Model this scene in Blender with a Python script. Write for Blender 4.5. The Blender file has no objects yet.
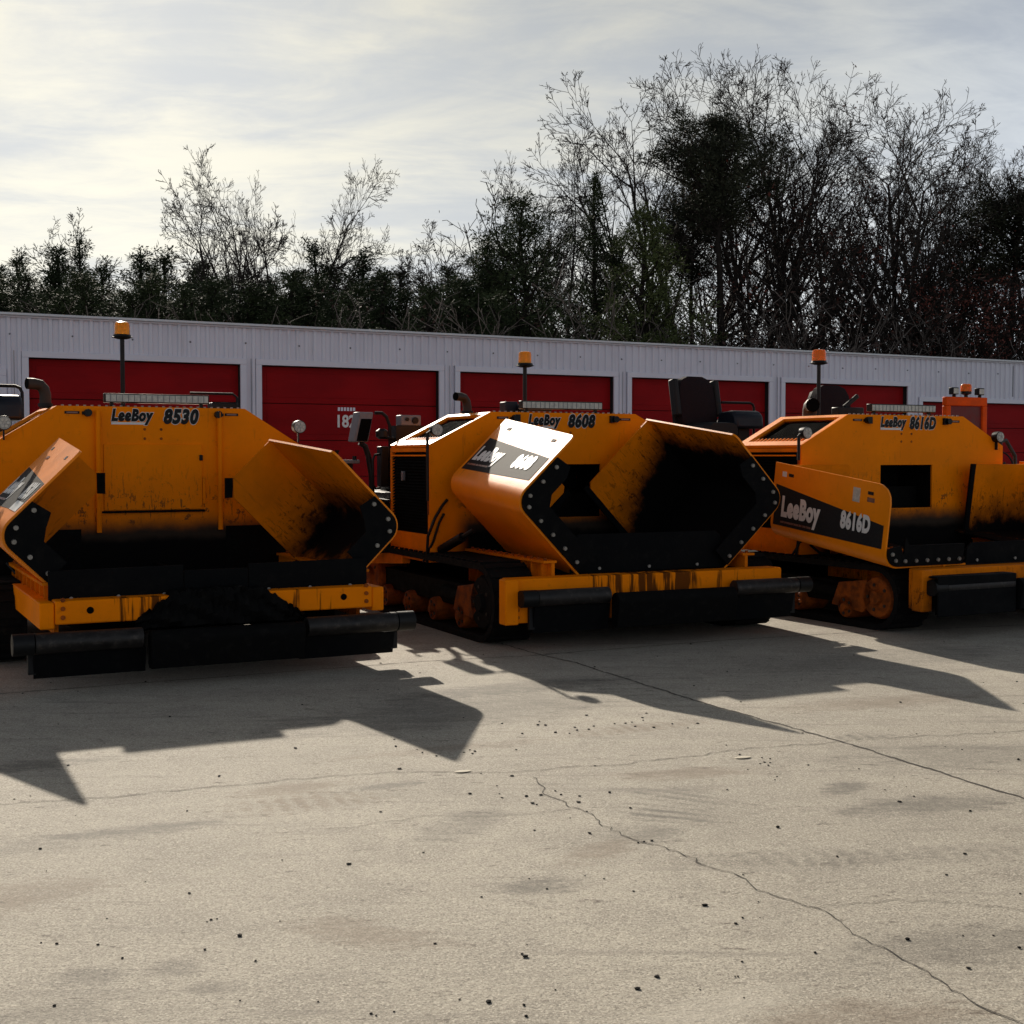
import bpy, bmesh, math, random
from mathutils import Vector, Matrix
R = math.radians
scene = bpy.context.scene
COL = scene.collection
YAW = R(27.5)                       # the row of machines and the building share one direction

# ------------------------------------------------------------------ mesh builder
class MB:
    def __init__(s): s.v=[]; s.f=[]; s.m=[]
    def add(s, vs, fs, m=0):
        b=len(s.v); s.v+= [tuple(p) for p in vs]
        s.f+= [tuple(i+b for i in f) for f in fs]; s.m+= [m]*len(fs); return s
    def box(s,x0,x1,y0,y1,z0,z1,m=0):
        vs=[(x,y,z) for z in (z0,z1) for y in (y0,y1) for x in (x0,x1)]
        return s.add(vs,[(0,2,3,1),(4,5,7,6),(0,1,5,4),(2,6,7,3),(0,4,6,2),(1,3,7,5)],m)
    def obox(s,c,ax,ay,az,m=0):      # oriented box: centre and three half-axis vectors
        c=Vector(c);ax=Vector(ax);ay=Vector(ay);az=Vector(az)
        vs=[c+ax*i+ay*j+az*k for k in (-1,1) for j in (-1,1) for i in (-1,1)]
        return s.add(vs,[(0,2,3,1),(4,5,7,6),(0,1,5,4),(2,6,7,3),(0,4,6,2),(1,3,7,5)],m)
    def bar(s,p,q,w,h,m=0,up=(0,0,1)):
        p=Vector(p);q=Vector(q);d=(q-p);L=d.length;d.normalize()
        u=Vector(up); r=d.cross(u)
        if r.length<1e-4: r=d.cross(Vector((1,0,0)))
        r.normalize();u=r.cross(d)
        return s.obox((p+q)/2,d*L/2,r*w/2,u*h/2,m)
    def tube(s,pts,r,n=8,cap=True,m=0):
        pts=[Vector(p) for p in pts]; k=len(pts)
        rr=r if isinstance(r,(list,tuple)) else [r]*k
        d0=(pts[1]-pts[0]).normalized()
        a=d0.cross(Vector((0,0,1)))
        if a.length<1e-3: a=d0.cross(Vector((1,0,0)))
        a.normalize(); vs=[]
        for i,p in enumerate(pts):
            d=(pts[min(i+1,k-1)]-pts[max(i-1,0)]).normalized()
            a=(a-d*a.dot(d))
            if a.length<1e-5: a=d.cross(Vector((0.3,0.5,0.8)))
            a.normalize(); b=d.cross(a)
            for j in range(n):
                t=2*math.pi*j/n; vs.append(p+(a*math.cos(t)+b*math.sin(t))*rr[i])
        fs=[(i*n+j,i*n+(j+1)%n,(i+1)*n+(j+1)%n,(i+1)*n+j) for i in range(k-1) for j in range(n)]
        if cap: fs+= [tuple(range(n))[::-1],tuple((k-1)*n+j for j in range(n))]
        return s.add(vs,fs,m)
    def cyl(s,p,q,r,n=16,r2=None,m=0):
        return s.tube([p,q],[r,r if r2 is None else r2],n,True,m)
    def prism(s,poly,y0,y1,m=0):     # (x,z) outline extruded along y
        n=len(poly)
        vs=[(x,y0,z) for x,z in poly]+[(x,y1,z) for x,z in poly]
        fs=[tuple(range(n)),tuple(range(2*n-1,n-1,-1))]+[(i,i+n,(i+1)%n+n,(i+1)%n) for i in range(n)]
        return s.add(vs,fs,m)
    def prismx(s,poly,x0,x1,m=0):    # (y,z) outline extruded along x
        n=len(poly)
        vs=[(x0,y,z) for y,z in poly]+[(x1,y,z) for y,z in poly]
        fs=[tuple(range(n)),tuple(range(2*n-1,n-1,-1))]+[(i,i+n,(i+1)%n+n,(i+1)%n) for i in range(n)]
        return s.add(vs,fs,m)
    def mesh(s,name,mats,smooth=True,recalc=True,angle=35):
        me=bpy.data.meshes.new(name); me.from_pydata(s.v,[],s.f)
        mats=mats if isinstance(mats,(list,tuple)) else [mats]
        for m in mats: me.materials.append(m)
        if len(mats)>1: me.polygons.foreach_set('material_index',s.m)
        if recalc:
            bm=bmesh.new(); bm.from_mesh(me); bmesh.ops.recalc_face_normals(bm,faces=bm.faces); bm.to_mesh(me); bm.free()
        if smooth:
            me.polygons.foreach_set('use_smooth',[True]*len(me.polygons))
            try: me.set_sharp_from_angle(angle=R(angle))
            except Exception: pass
        me.update(); return me

def link(name,me,parent=None,loc=(0,0,0),rot=None,bevel=0.0):
    o=bpy.data.objects.new(name,me); COL.objects.link(o)
    o.location=loc
    if rot is not None: o.rotation_euler=rot
    if parent is not None: o.parent=parent
    if bevel:
        b=o.modifiers.new('edge','BEVEL'); b.width=bevel; b.segments=2; b.limit_method='ANGLE'; b.angle_limit=R(40)
    return o
def part(name,mb,mat,parent=None,bevel=0.0,loc=(0,0,0),rot=None,label=None,smooth=True):
    o=link(name,mb.mesh(name,mat,smooth),parent,loc,rot,bevel)
    if label: o['label']=label
    return o
def tag(o,label=None,cat=None,group=None,kind=None):
    if label: o['label']=label
    if cat: o['category']=cat
    if group: o['group']=group
    if kind: o['kind']=kind
    return o
def empty(name,loc=(0,0,0),rz=0):
    o=bpy.data.objects.new(name,None); COL.objects.link(o); o.location=loc; o.rotation_euler=(0,0,rz); o.empty_display_size=.3
    return o
def copy_tree(o,parent=None):
    c=o.copy(); COL.objects.link(c)
    if parent is not None: c.parent=parent
    for ch in list(o.children): copy_tree(ch,c)
    return c

# lettering: a font curve turned into a mesh, then mapped onto a plane
def text_mb(body,size,bold=0.02,shear=0.0,xs=1.0,depth=0.0,space=1.0,center=False):
    cu=bpy.data.curves.new('txt','FONT'); cu.body=body; cu.size=size; cu.offset=bold*size; cu.shear=shear
    cu.space_character=space; cu.resolution_u=4
    if center: cu.align_x='CENTER'
    ob=bpy.data.objects.new('txt',cu); COL.objects.link(ob)
    dg=bpy.context.evaluated_depsgraph_get(); ev=ob.evaluated_get(dg)
    me=bpy.data.meshes.new_from_object(ev)
    mb=MB(); mb.add([(v.co.x*xs,v.co.y,0) for v in me.vertices],[tuple(p.vertices) for p in me.polygons])
    bpy.data.objects.remove(ob); bpy.data.meshes.remove(me); bpy.data.curves.remove(cu)
    return mb
def mapped(mb,fn):
    out=MB(); out.v=[tuple(fn(*p)) for p in mb.v]; out.f=list(mb.f); out.m=list(mb.m); return out

# ------------------------------------------------------------------ materials
class NT:
    def __init__(s,name):
        s.mat=bpy.data.materials.new(name); s.mat.use_nodes=True
        s.t=s.mat.node_tree; s.b=s.t.nodes['Principled BSDF']; s.co=None
    def n(s,typ,**k):
        nd=s.t.nodes.new(typ)
        for a,b in k.items(): setattr(nd,a,b)
        return nd
    def l(s,a,b): s.t.links.new(a,b)
    def coord(s):
        if s.co is None: s.co=s.n('ShaderNodeTexCoord').outputs['Object']
        return s.co
    def mapping(s,scale=(1,1,1),rot=(0,0,0),loc=(0,0,0)):
        m=s.n('ShaderNodeMapping'); s.l(s.coord(),m.inputs[0])
        m.inputs['Scale'].default_value=scale; m.inputs['Rotation'].default_value=rot; m.inputs['Location'].default_value=loc
        return m.outputs[0]
    def noise(s,scale,detail=4,rough=.55,vec=None,dist=0):
        n=s.n('ShaderNodeTexNoise'); n.inputs['Scale'].default_value=scale; n.inputs['Detail'].default_value=detail
        n.inputs['Roughness'].default_value=rough; n.inputs['Distortion'].default_value=dist
        s.l(vec if vec is not None else s.coord(),n.inputs['Vector']); return n.outputs['Fac']
    def math(s,op,a,b=None,clamp=False):
        m=s.n('ShaderNodeMath',operation=op); m.use_clamp=clamp
        for i,x in enumerate((a,b)):
            if x is None: continue
            if isinstance(x,(int,float)): m.inputs[i].default_value=x
            else: s.l(x,m.inputs[i])
        return m.outputs[0]
    def rng(s,x,a,b,c=0.0,d=1.0,smooth=True):
        m=s.n('ShaderNodeMapRange'); m.interpolation_type='SMOOTHSTEP' if smooth else 'LINEAR'
        s.l(x,m.inputs['Value'])
        for k,v in (('From Min',a),('From Max',b),('To Min',c),('To Max',d)): m.inputs[k].default_value=v
        return m.outputs['Result']
    def mix(s,f,a,b,blend='MIX'):
        m=s.n('ShaderNodeMix',data_type='RGBA',blend_type=blend)
        if isinstance(f,(int,float)): m.inputs[0].default_value=f
        else: s.l(f,m.inputs[0])
        for i,x in ((6,a),(7,b)):
            if isinstance(x,tuple): m.inputs[i].default_value=(x+(1,))[:4]
            else: s.l(x,m.inputs[i])
        return m.outputs[2]
    def sep(s,v=None):
        x=s.n('ShaderNodeSeparateXYZ'); s.l(v if v is not None else s.coord(),x.inputs[0]); return x.outputs
    def bump(s,h,strength=.2,dist=.01):
        b=s.n('ShaderNodeBump'); b.inputs['Strength'].default_value=strength; b.inputs['Distance'].default_value=dist
        s.l(h,b.inputs['Height']); s.l(b.outputs[0],s.b.inputs['Normal'])
    def set(s,color=None,rough=None,metal=None,spec=None):
        for k,x in (('Base Color',color),('Roughness',rough),('Metallic',metal),('Specular IOR Level',spec)):
            if x is None: continue
            if isinstance(x,tuple): s.b.inputs[k].default_value=(x+(1,))[:4]
            elif isinstance(x,(int,float)): s.b.inputs[k].default_value=x
            else: s.l(x,s.b.inputs[k])
        return s.mat

def worn(name,col,rough=.5,metal=0.0,var=.35,scale=6.0,dust=None,bump=.0,spec=.5):
    t=NT(name); n=t.noise(scale,6,.65)
    dark=tuple(c*(1-var) for c in col); c=t.mix(t.rng(n,.35,.65),dark,col)
    if dust: c=t.mix(t.math('MULTIPLY',t.rng(t.noise(scale*2.3,5,.7),.5,.75),.6),c,dust)
    if bump: t.bump(t.noise(scale*12,3),bump,.004)
    return t.set(c,t.rng(n,.3,.7,rough-.1,min(1,rough+.12)),metal,spec)

ORANGE=(.95,.24,.0)
TAR=(.0045,.0042,.0042)
def paint(name,mask=None,col=ORANGE,spec=.05,rough0=.40,soot_shade=0.0,tar=None,wavy=False):
    t=NT(name); n=t.noise(2.2,6,.6); n2=t.noise(14,5,.7)
    c=t.mix(t.rng(n,.3,.7),tuple(x*.86 for x in col),col)
    c=t.mix(t.math('MULTIPLY',t.rng(n2,.58,.78),.35),c,(.16,.065,.015))
    scr=t.noise(3,4,.6,t.mapping((9,9,1.2)))
    c=t.mix(t.math('MULTIPLY',t.rng(scr,.62,.74),.25),c,(.09,.04,.015))
    if soot_shade: c=t.mix(t.math('MULTIPLY',t.rng(t.noise(1.7,6,.65),.25,.75),soot_shade),c,(.13,.045,.008))
    rough=t.rng(n,.3,.7,rough0,rough0+.14)
    if mask:
        f=mask(t)
        if isinstance(f,tuple): f,fb=f; c=t.mix(t.math('MULTIPLY',fb,.85),c,(.15,.042,.006))
        c=t.mix(f,c,tar(t) if tar else TAR)
        rr=t.n('ShaderNodeMix',data_type='FLOAT'); t.l(f,rr.inputs[0]); t.l(rough,rr.inputs[2]); rr.inputs[3].default_value=.72
        rough=rr.outputs[0]
    if wavy: t.bump(t.math('ADD',t.noise(1.6,3),t.math('MULTIPLY',t.noise(30,4,.7),.03)),.35,.02)
    t.set(c,rough,None,spec); return t.mat
def m_height(thr,soft=.055,amp=.62,axis=2,kx=0.0):        # tar built up below a ragged line
    def f(t):
        z=t.sep()[axis]; n=t.noise(3.0,9,.70)
        if kx: z=t.math('SUBTRACT',z,t.math('MULTIPLY',t.math('ABSOLUTE',t.sep()[0]),kx))
        a=t.math('ADD',t.math('SUBTRACT',thr,z),t.math('MULTIPLY',t.math('SUBTRACT',n,.5),amp))
        spots=t.math('MULTIPLY',t.rng(t.noise(13,7,.75),.56,.60),t.rng(a,-.5,.0)); scr=t.math('MULTIPLY',t.rng(t.noise(4,6,.7,t.mapping((11,11,1.6),(0,.7,0))),.58,.62),t.rng(a,-.55,-.02)); spots=t.math('MAXIMUM',spots,scr)
        return t.math('MAXIMUM',t.rng(a,-soft*.6,soft*2.2),t.math('MULTIPLY',spots,.8)),t.rng(a,-.26,.06)
    return f
def m_drips(t):                                     # tar drips running down the bumper beam, thickest in the middle
    x=t.sep()[0]; ax=t.math('ABSOLUTE',x)
    n=t.noise(16,3,.6,t.mapping((1,.3,.08))); big=t.noise(2.5,4)
    a=t.math('ADD',t.math('MULTIPLY',ax,-.30),t.math('ADD',t.math('MULTIPLY',big,.28),n))
    return t.math('MULTIPLY',t.rng(a,.49,.60),.85)

M={}
M['orange']=paint('orange_paint')
def plate_mask(t):
    f=m_height(1.08,.07,.16)(t)[0]; return t.math('MULTIPLY',f,t.rng(t.math('ABSOLUTE',t.sep()[0]),1.22,1.02))
def plate_tar(t): return t.mix(t.rng(t.math('ADD',t.sep()[2],t.math('MULTIPLY',t.noise(4,5),.12)),.98,.90),(.040,.028,.020),TAR)
M['orange_plate']=paint('orange_plate_tar_foot',plate_mask,tar=plate_tar)
M['orange_gloss']=paint('orange_gloss_paint',col=(.95,.26,.0),spec=.16,rough0=.42,wavy=True)
_b=M['orange_gloss'].node_tree.nodes['Principled BSDF']; _b.inputs['Coat Weight'].default_value=.22; _b.inputs['Coat Roughness'].default_value=.36
M['orange_beam']=paint('orange_beam_tar_drips',m_drips)
for k,th,kx in (('a',.0,.30),('b',.30,.40),('c',.14,.1)): M['inside_'+k]=paint('hopper_inside_'+k,m_height(th,kx=kx),soot_shade=.35)  # brown mix here is soot plus the wing's occlusion shade, put into the colour
M['orange_side']=paint('orange_side_grime',m_height(.22,.2,.7),soot_shade=.5)
M['tar']=worn('tar_coated_steel',(.003,.0029,.0029),.75,.0,.5,7,(.012,.0105,.0095),.4,.10)
M['rubber']=worn('black_rubber',(.003,.0034,.0042),.75,0,.35,5,(.010,.0095,.009),.25,.10)
M['track']=worn('track_rubber',(.006,.0055,.0055),.85,0,.4,9,(.024,.02,.016),.3,.15)
M['black']=worn('black_paint',(.005,.005,.0055),.5,0,.3,8,None,0,.25)
M['deepblack']=worn('sooty_black',(.002,.002,.002),.95,0,.2,8,None,0,.08)
M['steel']=worn('worn_roller_steel',(.020,.017,.016),.48,.4,.6,8,(.085,.07,.06),.3)
M['grey']=worn('grey_enamel',(.15,.155,.175),.45,0,.15,6,(.09,.085,.08))
M['bolt']=worn('bolt_head',(.30,.28,.25),.5,.5,.3,20)
M['exhaust']=worn('exhaust_pipe',(.05,.034,.027),.65,.4,.5,9)
M['navy']=worn('navy_cover',(.006,.010,.019),.5,0,.25,5,None,0,.3)
M['lens']=worn('lamp_lens',(.42,.40,.36),.22,0,.35,40)
M['barlens']=worn('light_bar_lens',(.52,.50,.44),.25,0,.25,18)
t=NT('decal_black'); t.set(t.mix(t.noise(40,4),(.010,.009,.010),(.026,.025,.025)),.70,0.0,.12); M['bandblack']=t.mat
M['white']=worn('decal_white',(.74,.73,.70),.45,0,.12,9)
M['inkblack']=worn('decal_ink',(.006,.006,.007),.5,0,.1,9,None,0,.2)
M['reflector']=worn('reflector_strip',(.22,.10,.07),.3,0,.3,30)
M['rust']=worn('rusty_orange',(.34,.075,.006),.7,0,.6,9,(.02,.012,.008),0,.2)
M['red']=worn('roller_red_paint',(.80,.085,.004),.5,0,.2,5,None,0,.08)
M['redmesh']=worn('roller_red_panel',(.16,.010,.008),.6)
t=NT('amber_lens'); t.set((.98,.42,.01),.2); t.b.inputs['Transmission Weight'].default_value=.55; t.b.inputs['IOR'].default_value=1.3; M['amber']=t.mat
t=NT('orange_lens'); t.set((.98,.24,.008),.2); t.b.inputs['Transmission Weight'].default_value=.55; t.b.inputs['IOR'].default_value=1.3; M['amber2']=t.mat
t=NT('seat_fabric'); w=t.noise(160,2); t.bump(w,.4,.004); t.set(t.mix(t.rng(w,.35,.65),(.008,.0055,.007),(.020,.012,.015)),.9,None,.15); M['fabric']=t.mat
t=NT('seat_vinyl'); t.set((.008,.008,.009),.6,None,.25); M['vinyl']=t.mat
# ------------------------------------------------------------------ the pavers
def arc(c,r,a0,a1,n):
    return [(c[0]+r*math.cos(R(a0+(a1-a0)*i/n)),c[1]+r*math.sin(R(a0+(a1-a0)*i/n))) for i in range(n+1)]

def wing(root,sx,c):
    """One hopper wing, drawn lowered (floor, rounded corner, outer wall) and then swung up about its hinge."""
    F,W,tp,L,Rr,rc=c['F'],c['W'],c['taper'],c['L'],.15,c.get('rc',.10)
    th=.018
    prof=[(0,0),(F*.35,0),(F-Rr,0)]+arc((F-Rr,Rr),Rr,-90,0,7)[1:]
    ys=[0,.012,.03,.06,rc*.75,rc,rc*1.6]+[L*k/8 for k in range(2,9)]
    ys=sorted(set(round(y,4) for y in ys))
    def top(y):
        h=W+tp*y/L
        if y<rc: h-=rc-math.sqrt(max(0,rc*rc-(rc-y)**2))
        return h
    nw=8; mb=MB(); rows=[]
    for inner in (0,1):
        grid=[]
        for y in ys:
            line=[]
            for (x,z) in prof[:-1]: 
                if inner:
                    if x<=F-Rr+1e-6 and z<1e-6: q=(x,z+th)
                    else:
                        d=Vector((F-Rr-x,Rr-z)).normalized(); q=(x+d.x*th,z+d.y*th)
                else: q=(x,z)
                line.append(q)
            h=top(y)
            for k in range(nw+1): line.append((F-(th if inner else 0),Rr+(h-Rr)*k/nw))
            grid.append([(sx*x,y,z) for x,z in line])
        rows.append(grid)
    n=len(rows[0][0]); b0=0
    vs=[p for g in rows for l in g for p in l]; m=len(ys)
    idx=lambda s,i,j:(s*m+i)*n+j
    fo=[(idx(0,i,j),idx(0,i+1,j),idx(0,i+1,j+1),idx(0,i,j+1)) for i in range(m-1) for j in range(n-1)]
    fi=[(idx(1,i,j),idx(1,i,j+1),idx(1,i+1,j+1),idx(1,i+1,j)) for i in range(m-1) for j in range(n-1)]
    rim=[]
    for i in range(m-1):
        for j in (0,n-1): rim.append((idx(0,i,j),idx(1,i,j),idx(1,i+1,j),idx(0,i+1,j)))
    for j in range(n-1):
        for i in (0,m-1): rim.append((idx(0,i,j),idx(0,i,j+1),idx(1,i,j+1),idx(1,i,j)))
    mb.add(vs,fo,0)
    mb.f+=fi; mb.m+=[1]*len(fi); mb.f+=rim; mb.m+=[(1 if q%2==0 and q<2*(m-1) else 0) for q in range(len(rim))]
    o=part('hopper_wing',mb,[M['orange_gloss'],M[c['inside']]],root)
    rot=Matrix.Rotation(R(c['pitch']),4,'X')@Matrix.Rotation(R(-sx*c['theta']),4,'Y')
    o.location=(sx*c['h'],c['w0'],c['zh']); o.rotation_euler=rot.to_euler()
    # back plate closing the rear of the wing
    Wr=W+tp*c.get('by',L)/L; zi=.02; BX=c['bx'][0 if sx<0 else 1]; BY=c.get('by',L)-.015; ch_=c.get('bch',.11)
    poly=[(BX,zi)]+arc((F-Rr,Rr),Rr-th*.6,-90,0,7)+[(F-th*.6,Wr-.005),(BX+ch_,Wr-.005),(BX,Wr-ch_-.01)]
    bp=MB().prism([(sx*x,z) for x,z in poly],BY-.02,BY)
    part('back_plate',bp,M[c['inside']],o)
    ru=MB()
    if ch_>.05: ru.prism([(sx*x,z) for x,z in ((BX+ch_+.0,Wr+.0),(BX-.01,Wr-ch_-.005),(BX-.055,Wr-ch_+.035),(BX+ch_-.045,Wr+.045))],BY-.03,BY-.003)
    elif sx>0 or c['theta']>5: ru.box(*sorted((sx*(BX-.06),sx*(BX-.004))),BY-.03,BY-.003,.03,Wr)
    if ru.v: part('edge_rubber',ru,M['rubber'],o)
    # black edge flap bolted round the front edge
    hs=Rr+(W-Rr)*c['strip']; sw=.19
    outer=[(F-c['strip_in'],.0)]
    pin=.018
    path=[(c['f0'],pin)]+[(F-Rr,pin)]+arc((F-Rr,Rr),Rr-pin,-90,0,7)[1:]+[(F-pin,hs)]
    inner=[(F-pin-sw*.75,hs+.03),(F-sw-pin,hs-.06),(F-sw-pin,Rr+.14),(F-sw-pin-.06,sw+pin),(c['f0'],sw+pin)]
    poly=path+inner
    ef=MB().prism([(sx*x,z) for x,z in poly],-.02,-.004)
    e=part('edge_flap',ef,M['rubber'],o)
    # bolts spaced along the flap
    pts=[Vector((x,z)) for x,z in path]; seg=[(pts[i+1]-pts[i]).length for i in range(len(pts)-1)]; T=sum(seg)
    nb=c['bolts']; cen=Vector((F-Rr,Rr))
    for k in range(nb):
        s=T*(.05+.90*k/(nb-1)); i=0
        while i<len(seg)-1 and s>seg[i]: s-=seg[i]; i+=1
        p=pts[i].lerp(pts[i+1],s/seg[i]); d=(pts[i+1]-pts[i]).normalized(); p=p+Vector((-d.y,d.x))*.05
        bm=MB().tube([(sx*p.x,-.034,p.y),(sx*p.x,-.02,p.y)],[.016,.019],10)
        part('bolt',bm,M['bolt'],o)
    # small slots near the wall top
    for y in (.25,.25+(L-.5)):
        part('lift_slot',MB().box(*sorted((sx*(F-.004),sx*(F+.003))),y-.035,y+.035,top(y)-.115,top(y)-.085),M['bandblack'],o)
    if c.get('band'):
        B=c['band']   # (y_front, y_rear, z0 front, z1 front, z0 rear, z1 rear)
        y0,y1,a0,a1,b0_,b1=B; xo=F+.002
        q=[(sx*xo,y0,a0),(sx*xo,y1,b0_),(sx*xo,y1,b1),(sx*xo,y0,a1)]
        q2=[(sx*(F-.002),p[1],p[2]) for p in q]
        mbb=MB().add(q+q2,[(0,1,2,3),(7,6,5,4),(0,4,5,1),(1,5,6,2),(2,6,7,3),(3,7,4,0)])
        part('decal_band',mbb,M['bandblack'],o)
        sl=(a0-b0_)/(y1-y0)
        for body,size,ystart,zoff,xs,line in c['texts']:
            tm=text_mb(body,size,.058,.0,xs,space=1.08)
            # reading direction: from the rear towards the front when the left wing is seen from outside
            def fn(x,y,z,ystart=ystart,zoff=zoff): 
                yy=ystart-x
                return (sx*(F+.005),yy,zoff+y+(y1-yy)*sl)
            if sx<0: part('lettering',mapped(tm,fn),M['white'],o,smooth=False)
            if line and sx<0:
                w=max(v[0] for v in tm.v)*.80
                f2=lambda x,z:(sx*(F+.005),ystart-x,zoff+z+(y1-ystart+x)*sl)
                part('underline',MB().add([f2(0,-.075),f2(w,-.075),f2(w,-.055),f2(0,-.055)],[(0,1,2,3)]),M['reflector'],o,smooth=False)
    for (y,z,w,h,mat) in c.get('stickers',[]):
        part('warning_sticker',MB().box(*sorted((sx*(F-.002),sx*(F+.0035))),y-w/2,y+w/2,z-h/2,z+h/2),M[mat],o)
    return o

def round_lamp(root,p,r=.058,mat='black',pole=None):
    x,y,z=p; mb=MB()
    mb.tube([(x,y+.07,z),(x,y+.05,z),(x,y-.01,z),(x,y-.022,z)],[r*.55,r*.95,r,r*.98],20)
    o=part('work_light',mb,M[mat],root)
    l=MB().cyl((x,y-.028,z),(x,y-.0225,z),r*.88,20); part('lens',l,M['lens'],o)
    cells=MB()
    for k in range(6):
        a=k*math.pi/3; cells.tube([(x+r*.5*math.cos(a),y-.034,z+r*.5*math.sin(a)),(x+r*.5*math.cos(a),y-.0285,z+r*.5*math.sin(a))],r*.2,8)
    part('reflector_cells',cells,M['barlens'],o)
    b=MB()
    if pole: b.tube([(x+sx,y+sy,z+sz) for sx,sy,sz in pole],.016,8)
    else: b.bar((x,y+.03,z-r-.08),(x,y+.03,z-r+.01),.03,.012)
    part('bracket',b,M['black'],o)
    return o

def beacon(root,x,y,z0,z1,mat='amber',r=.075):
    mast=MB().cyl((x,y,z0),(x,y,z1-.17),.022,12)
    mast.bar((x-.09,y,z0+.12),(x+.0,y,z0+.02),.03,.03)
    o=part('beacon',mast,M['black'],root)
    part('beacon_base',MB().tube([(x,y,z1-.172),(x,y,z1-.155),(x,y,z1-.15),(x,y,z1-.128)],[.05,.105,.09,.082],24),M['black'],o)
    part('beacon_lens',MB().tube([(x,y,z1-.1278),(x,y,z1-.03),(x,y,z1-.008),(x,y,z1)],[r,r*.97,r*.88,r*.6],24),M[mat],o)
    rb=MB()
    for k in range(4): rb.tube([(x,y,z1-.12+k*.028),(x,y,z1-.108+k*.028)],[.03,.03],10)
    part('flash_tube',rb,M['lens'],o)
    return o

def light_bar(root,x0,x1,y,z0,z1):
    o=part('light_bar',MB().box(x0,x1,y,y+.07,z0,z1),M['black'],root,bevel=.006)
    part('lens',MB().box(x0+.012,x1-.012,y-.008,y-.0005,z0+.010,z1-.010),M['barlens'],o)
    d=MB()
    for k in range(1,18):
        x=x0+(x1-x0)*k/18; d.box(x-.003,x+.003,y-.0105,y-.0082,z0+.012,z1-.012)
    part('lens_dividers',d,M['grey'],o)
    part('bracket',MB().box(x0+.05,x0+.08,y+.02,y+.05,z0-.05,z0-.001).box(x1-.08,x1-.05,y+.02,y+.05,z0-.05,z0-.001),M['black'],o)

def seat(root,x,y,z,a,w=.54,arms=True):
    e=MB(); cs=math.cos(a); sn=math.sin(a)
    T=lambda p:(x+p[0]*cs-p[1]*sn,y+p[0]*sn+p[1]*cs,z+p[2])
    def padded(x0,x1,y0,y1,z0,z1,lean=0,tops=.75):
        mb=MB(); vs=[]; fs=[]; N=6
        pr=[(-1,-.75),(-.75,-1),(.75,-1),(1,-.75),(1,.75),(.75,1),(-.75,1),(-1,.75)]
        for k,tz in enumerate((0,.10,.5,.78,.93,1)):
            s=(.86,1,1,.94,.76,.42)[k]
            for px,py in pr:
                vs.append(T(((x0+x1)/2+px*(x1-x0)/2*s,(y0+y1)/2+py*(y1-y0)/2*(1 if k<5 else .8)+lean*tz,z0+(z1-z0)*tz)))
        for k in range(5):
            for j in range(8): fs.append((k*8+j,k*8+(j+1)%8,(k+1)*8+(j+1)%8,(k+1)*8+j))
        fs+=[tuple(range(7,-1,-1)),tuple(range(40,48))]
        return mb.add(vs,fs)
    s=part('seat',padded(-w/2,w/2,-.30,.22,-.06,.10),M['vinyl'],root)
    part('backrest',padded(-w/2,w/2,.10,.22,.08,.66,.10),M['fabric'],s)
    part('backrest_shell',padded(-w/2-.02,w/2+.02,.205,.27,.02,.62,.10),M['vinyl'],s)
    for q in ((-1,1) if arms else ()):
        arm=MB(); arm.bar(T((q*(w/2+.045),.17,.18)),T((q*(w/2+.045),.25,.62)),.08,.11)
        part('armrest',arm,M['vinyl'],s,bevel=.02)
    part('seat_base',MB().bar(T((0,0,-.50)),T((0,0,-.065)),.22,.24),M['black'],s)
    return s

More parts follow.
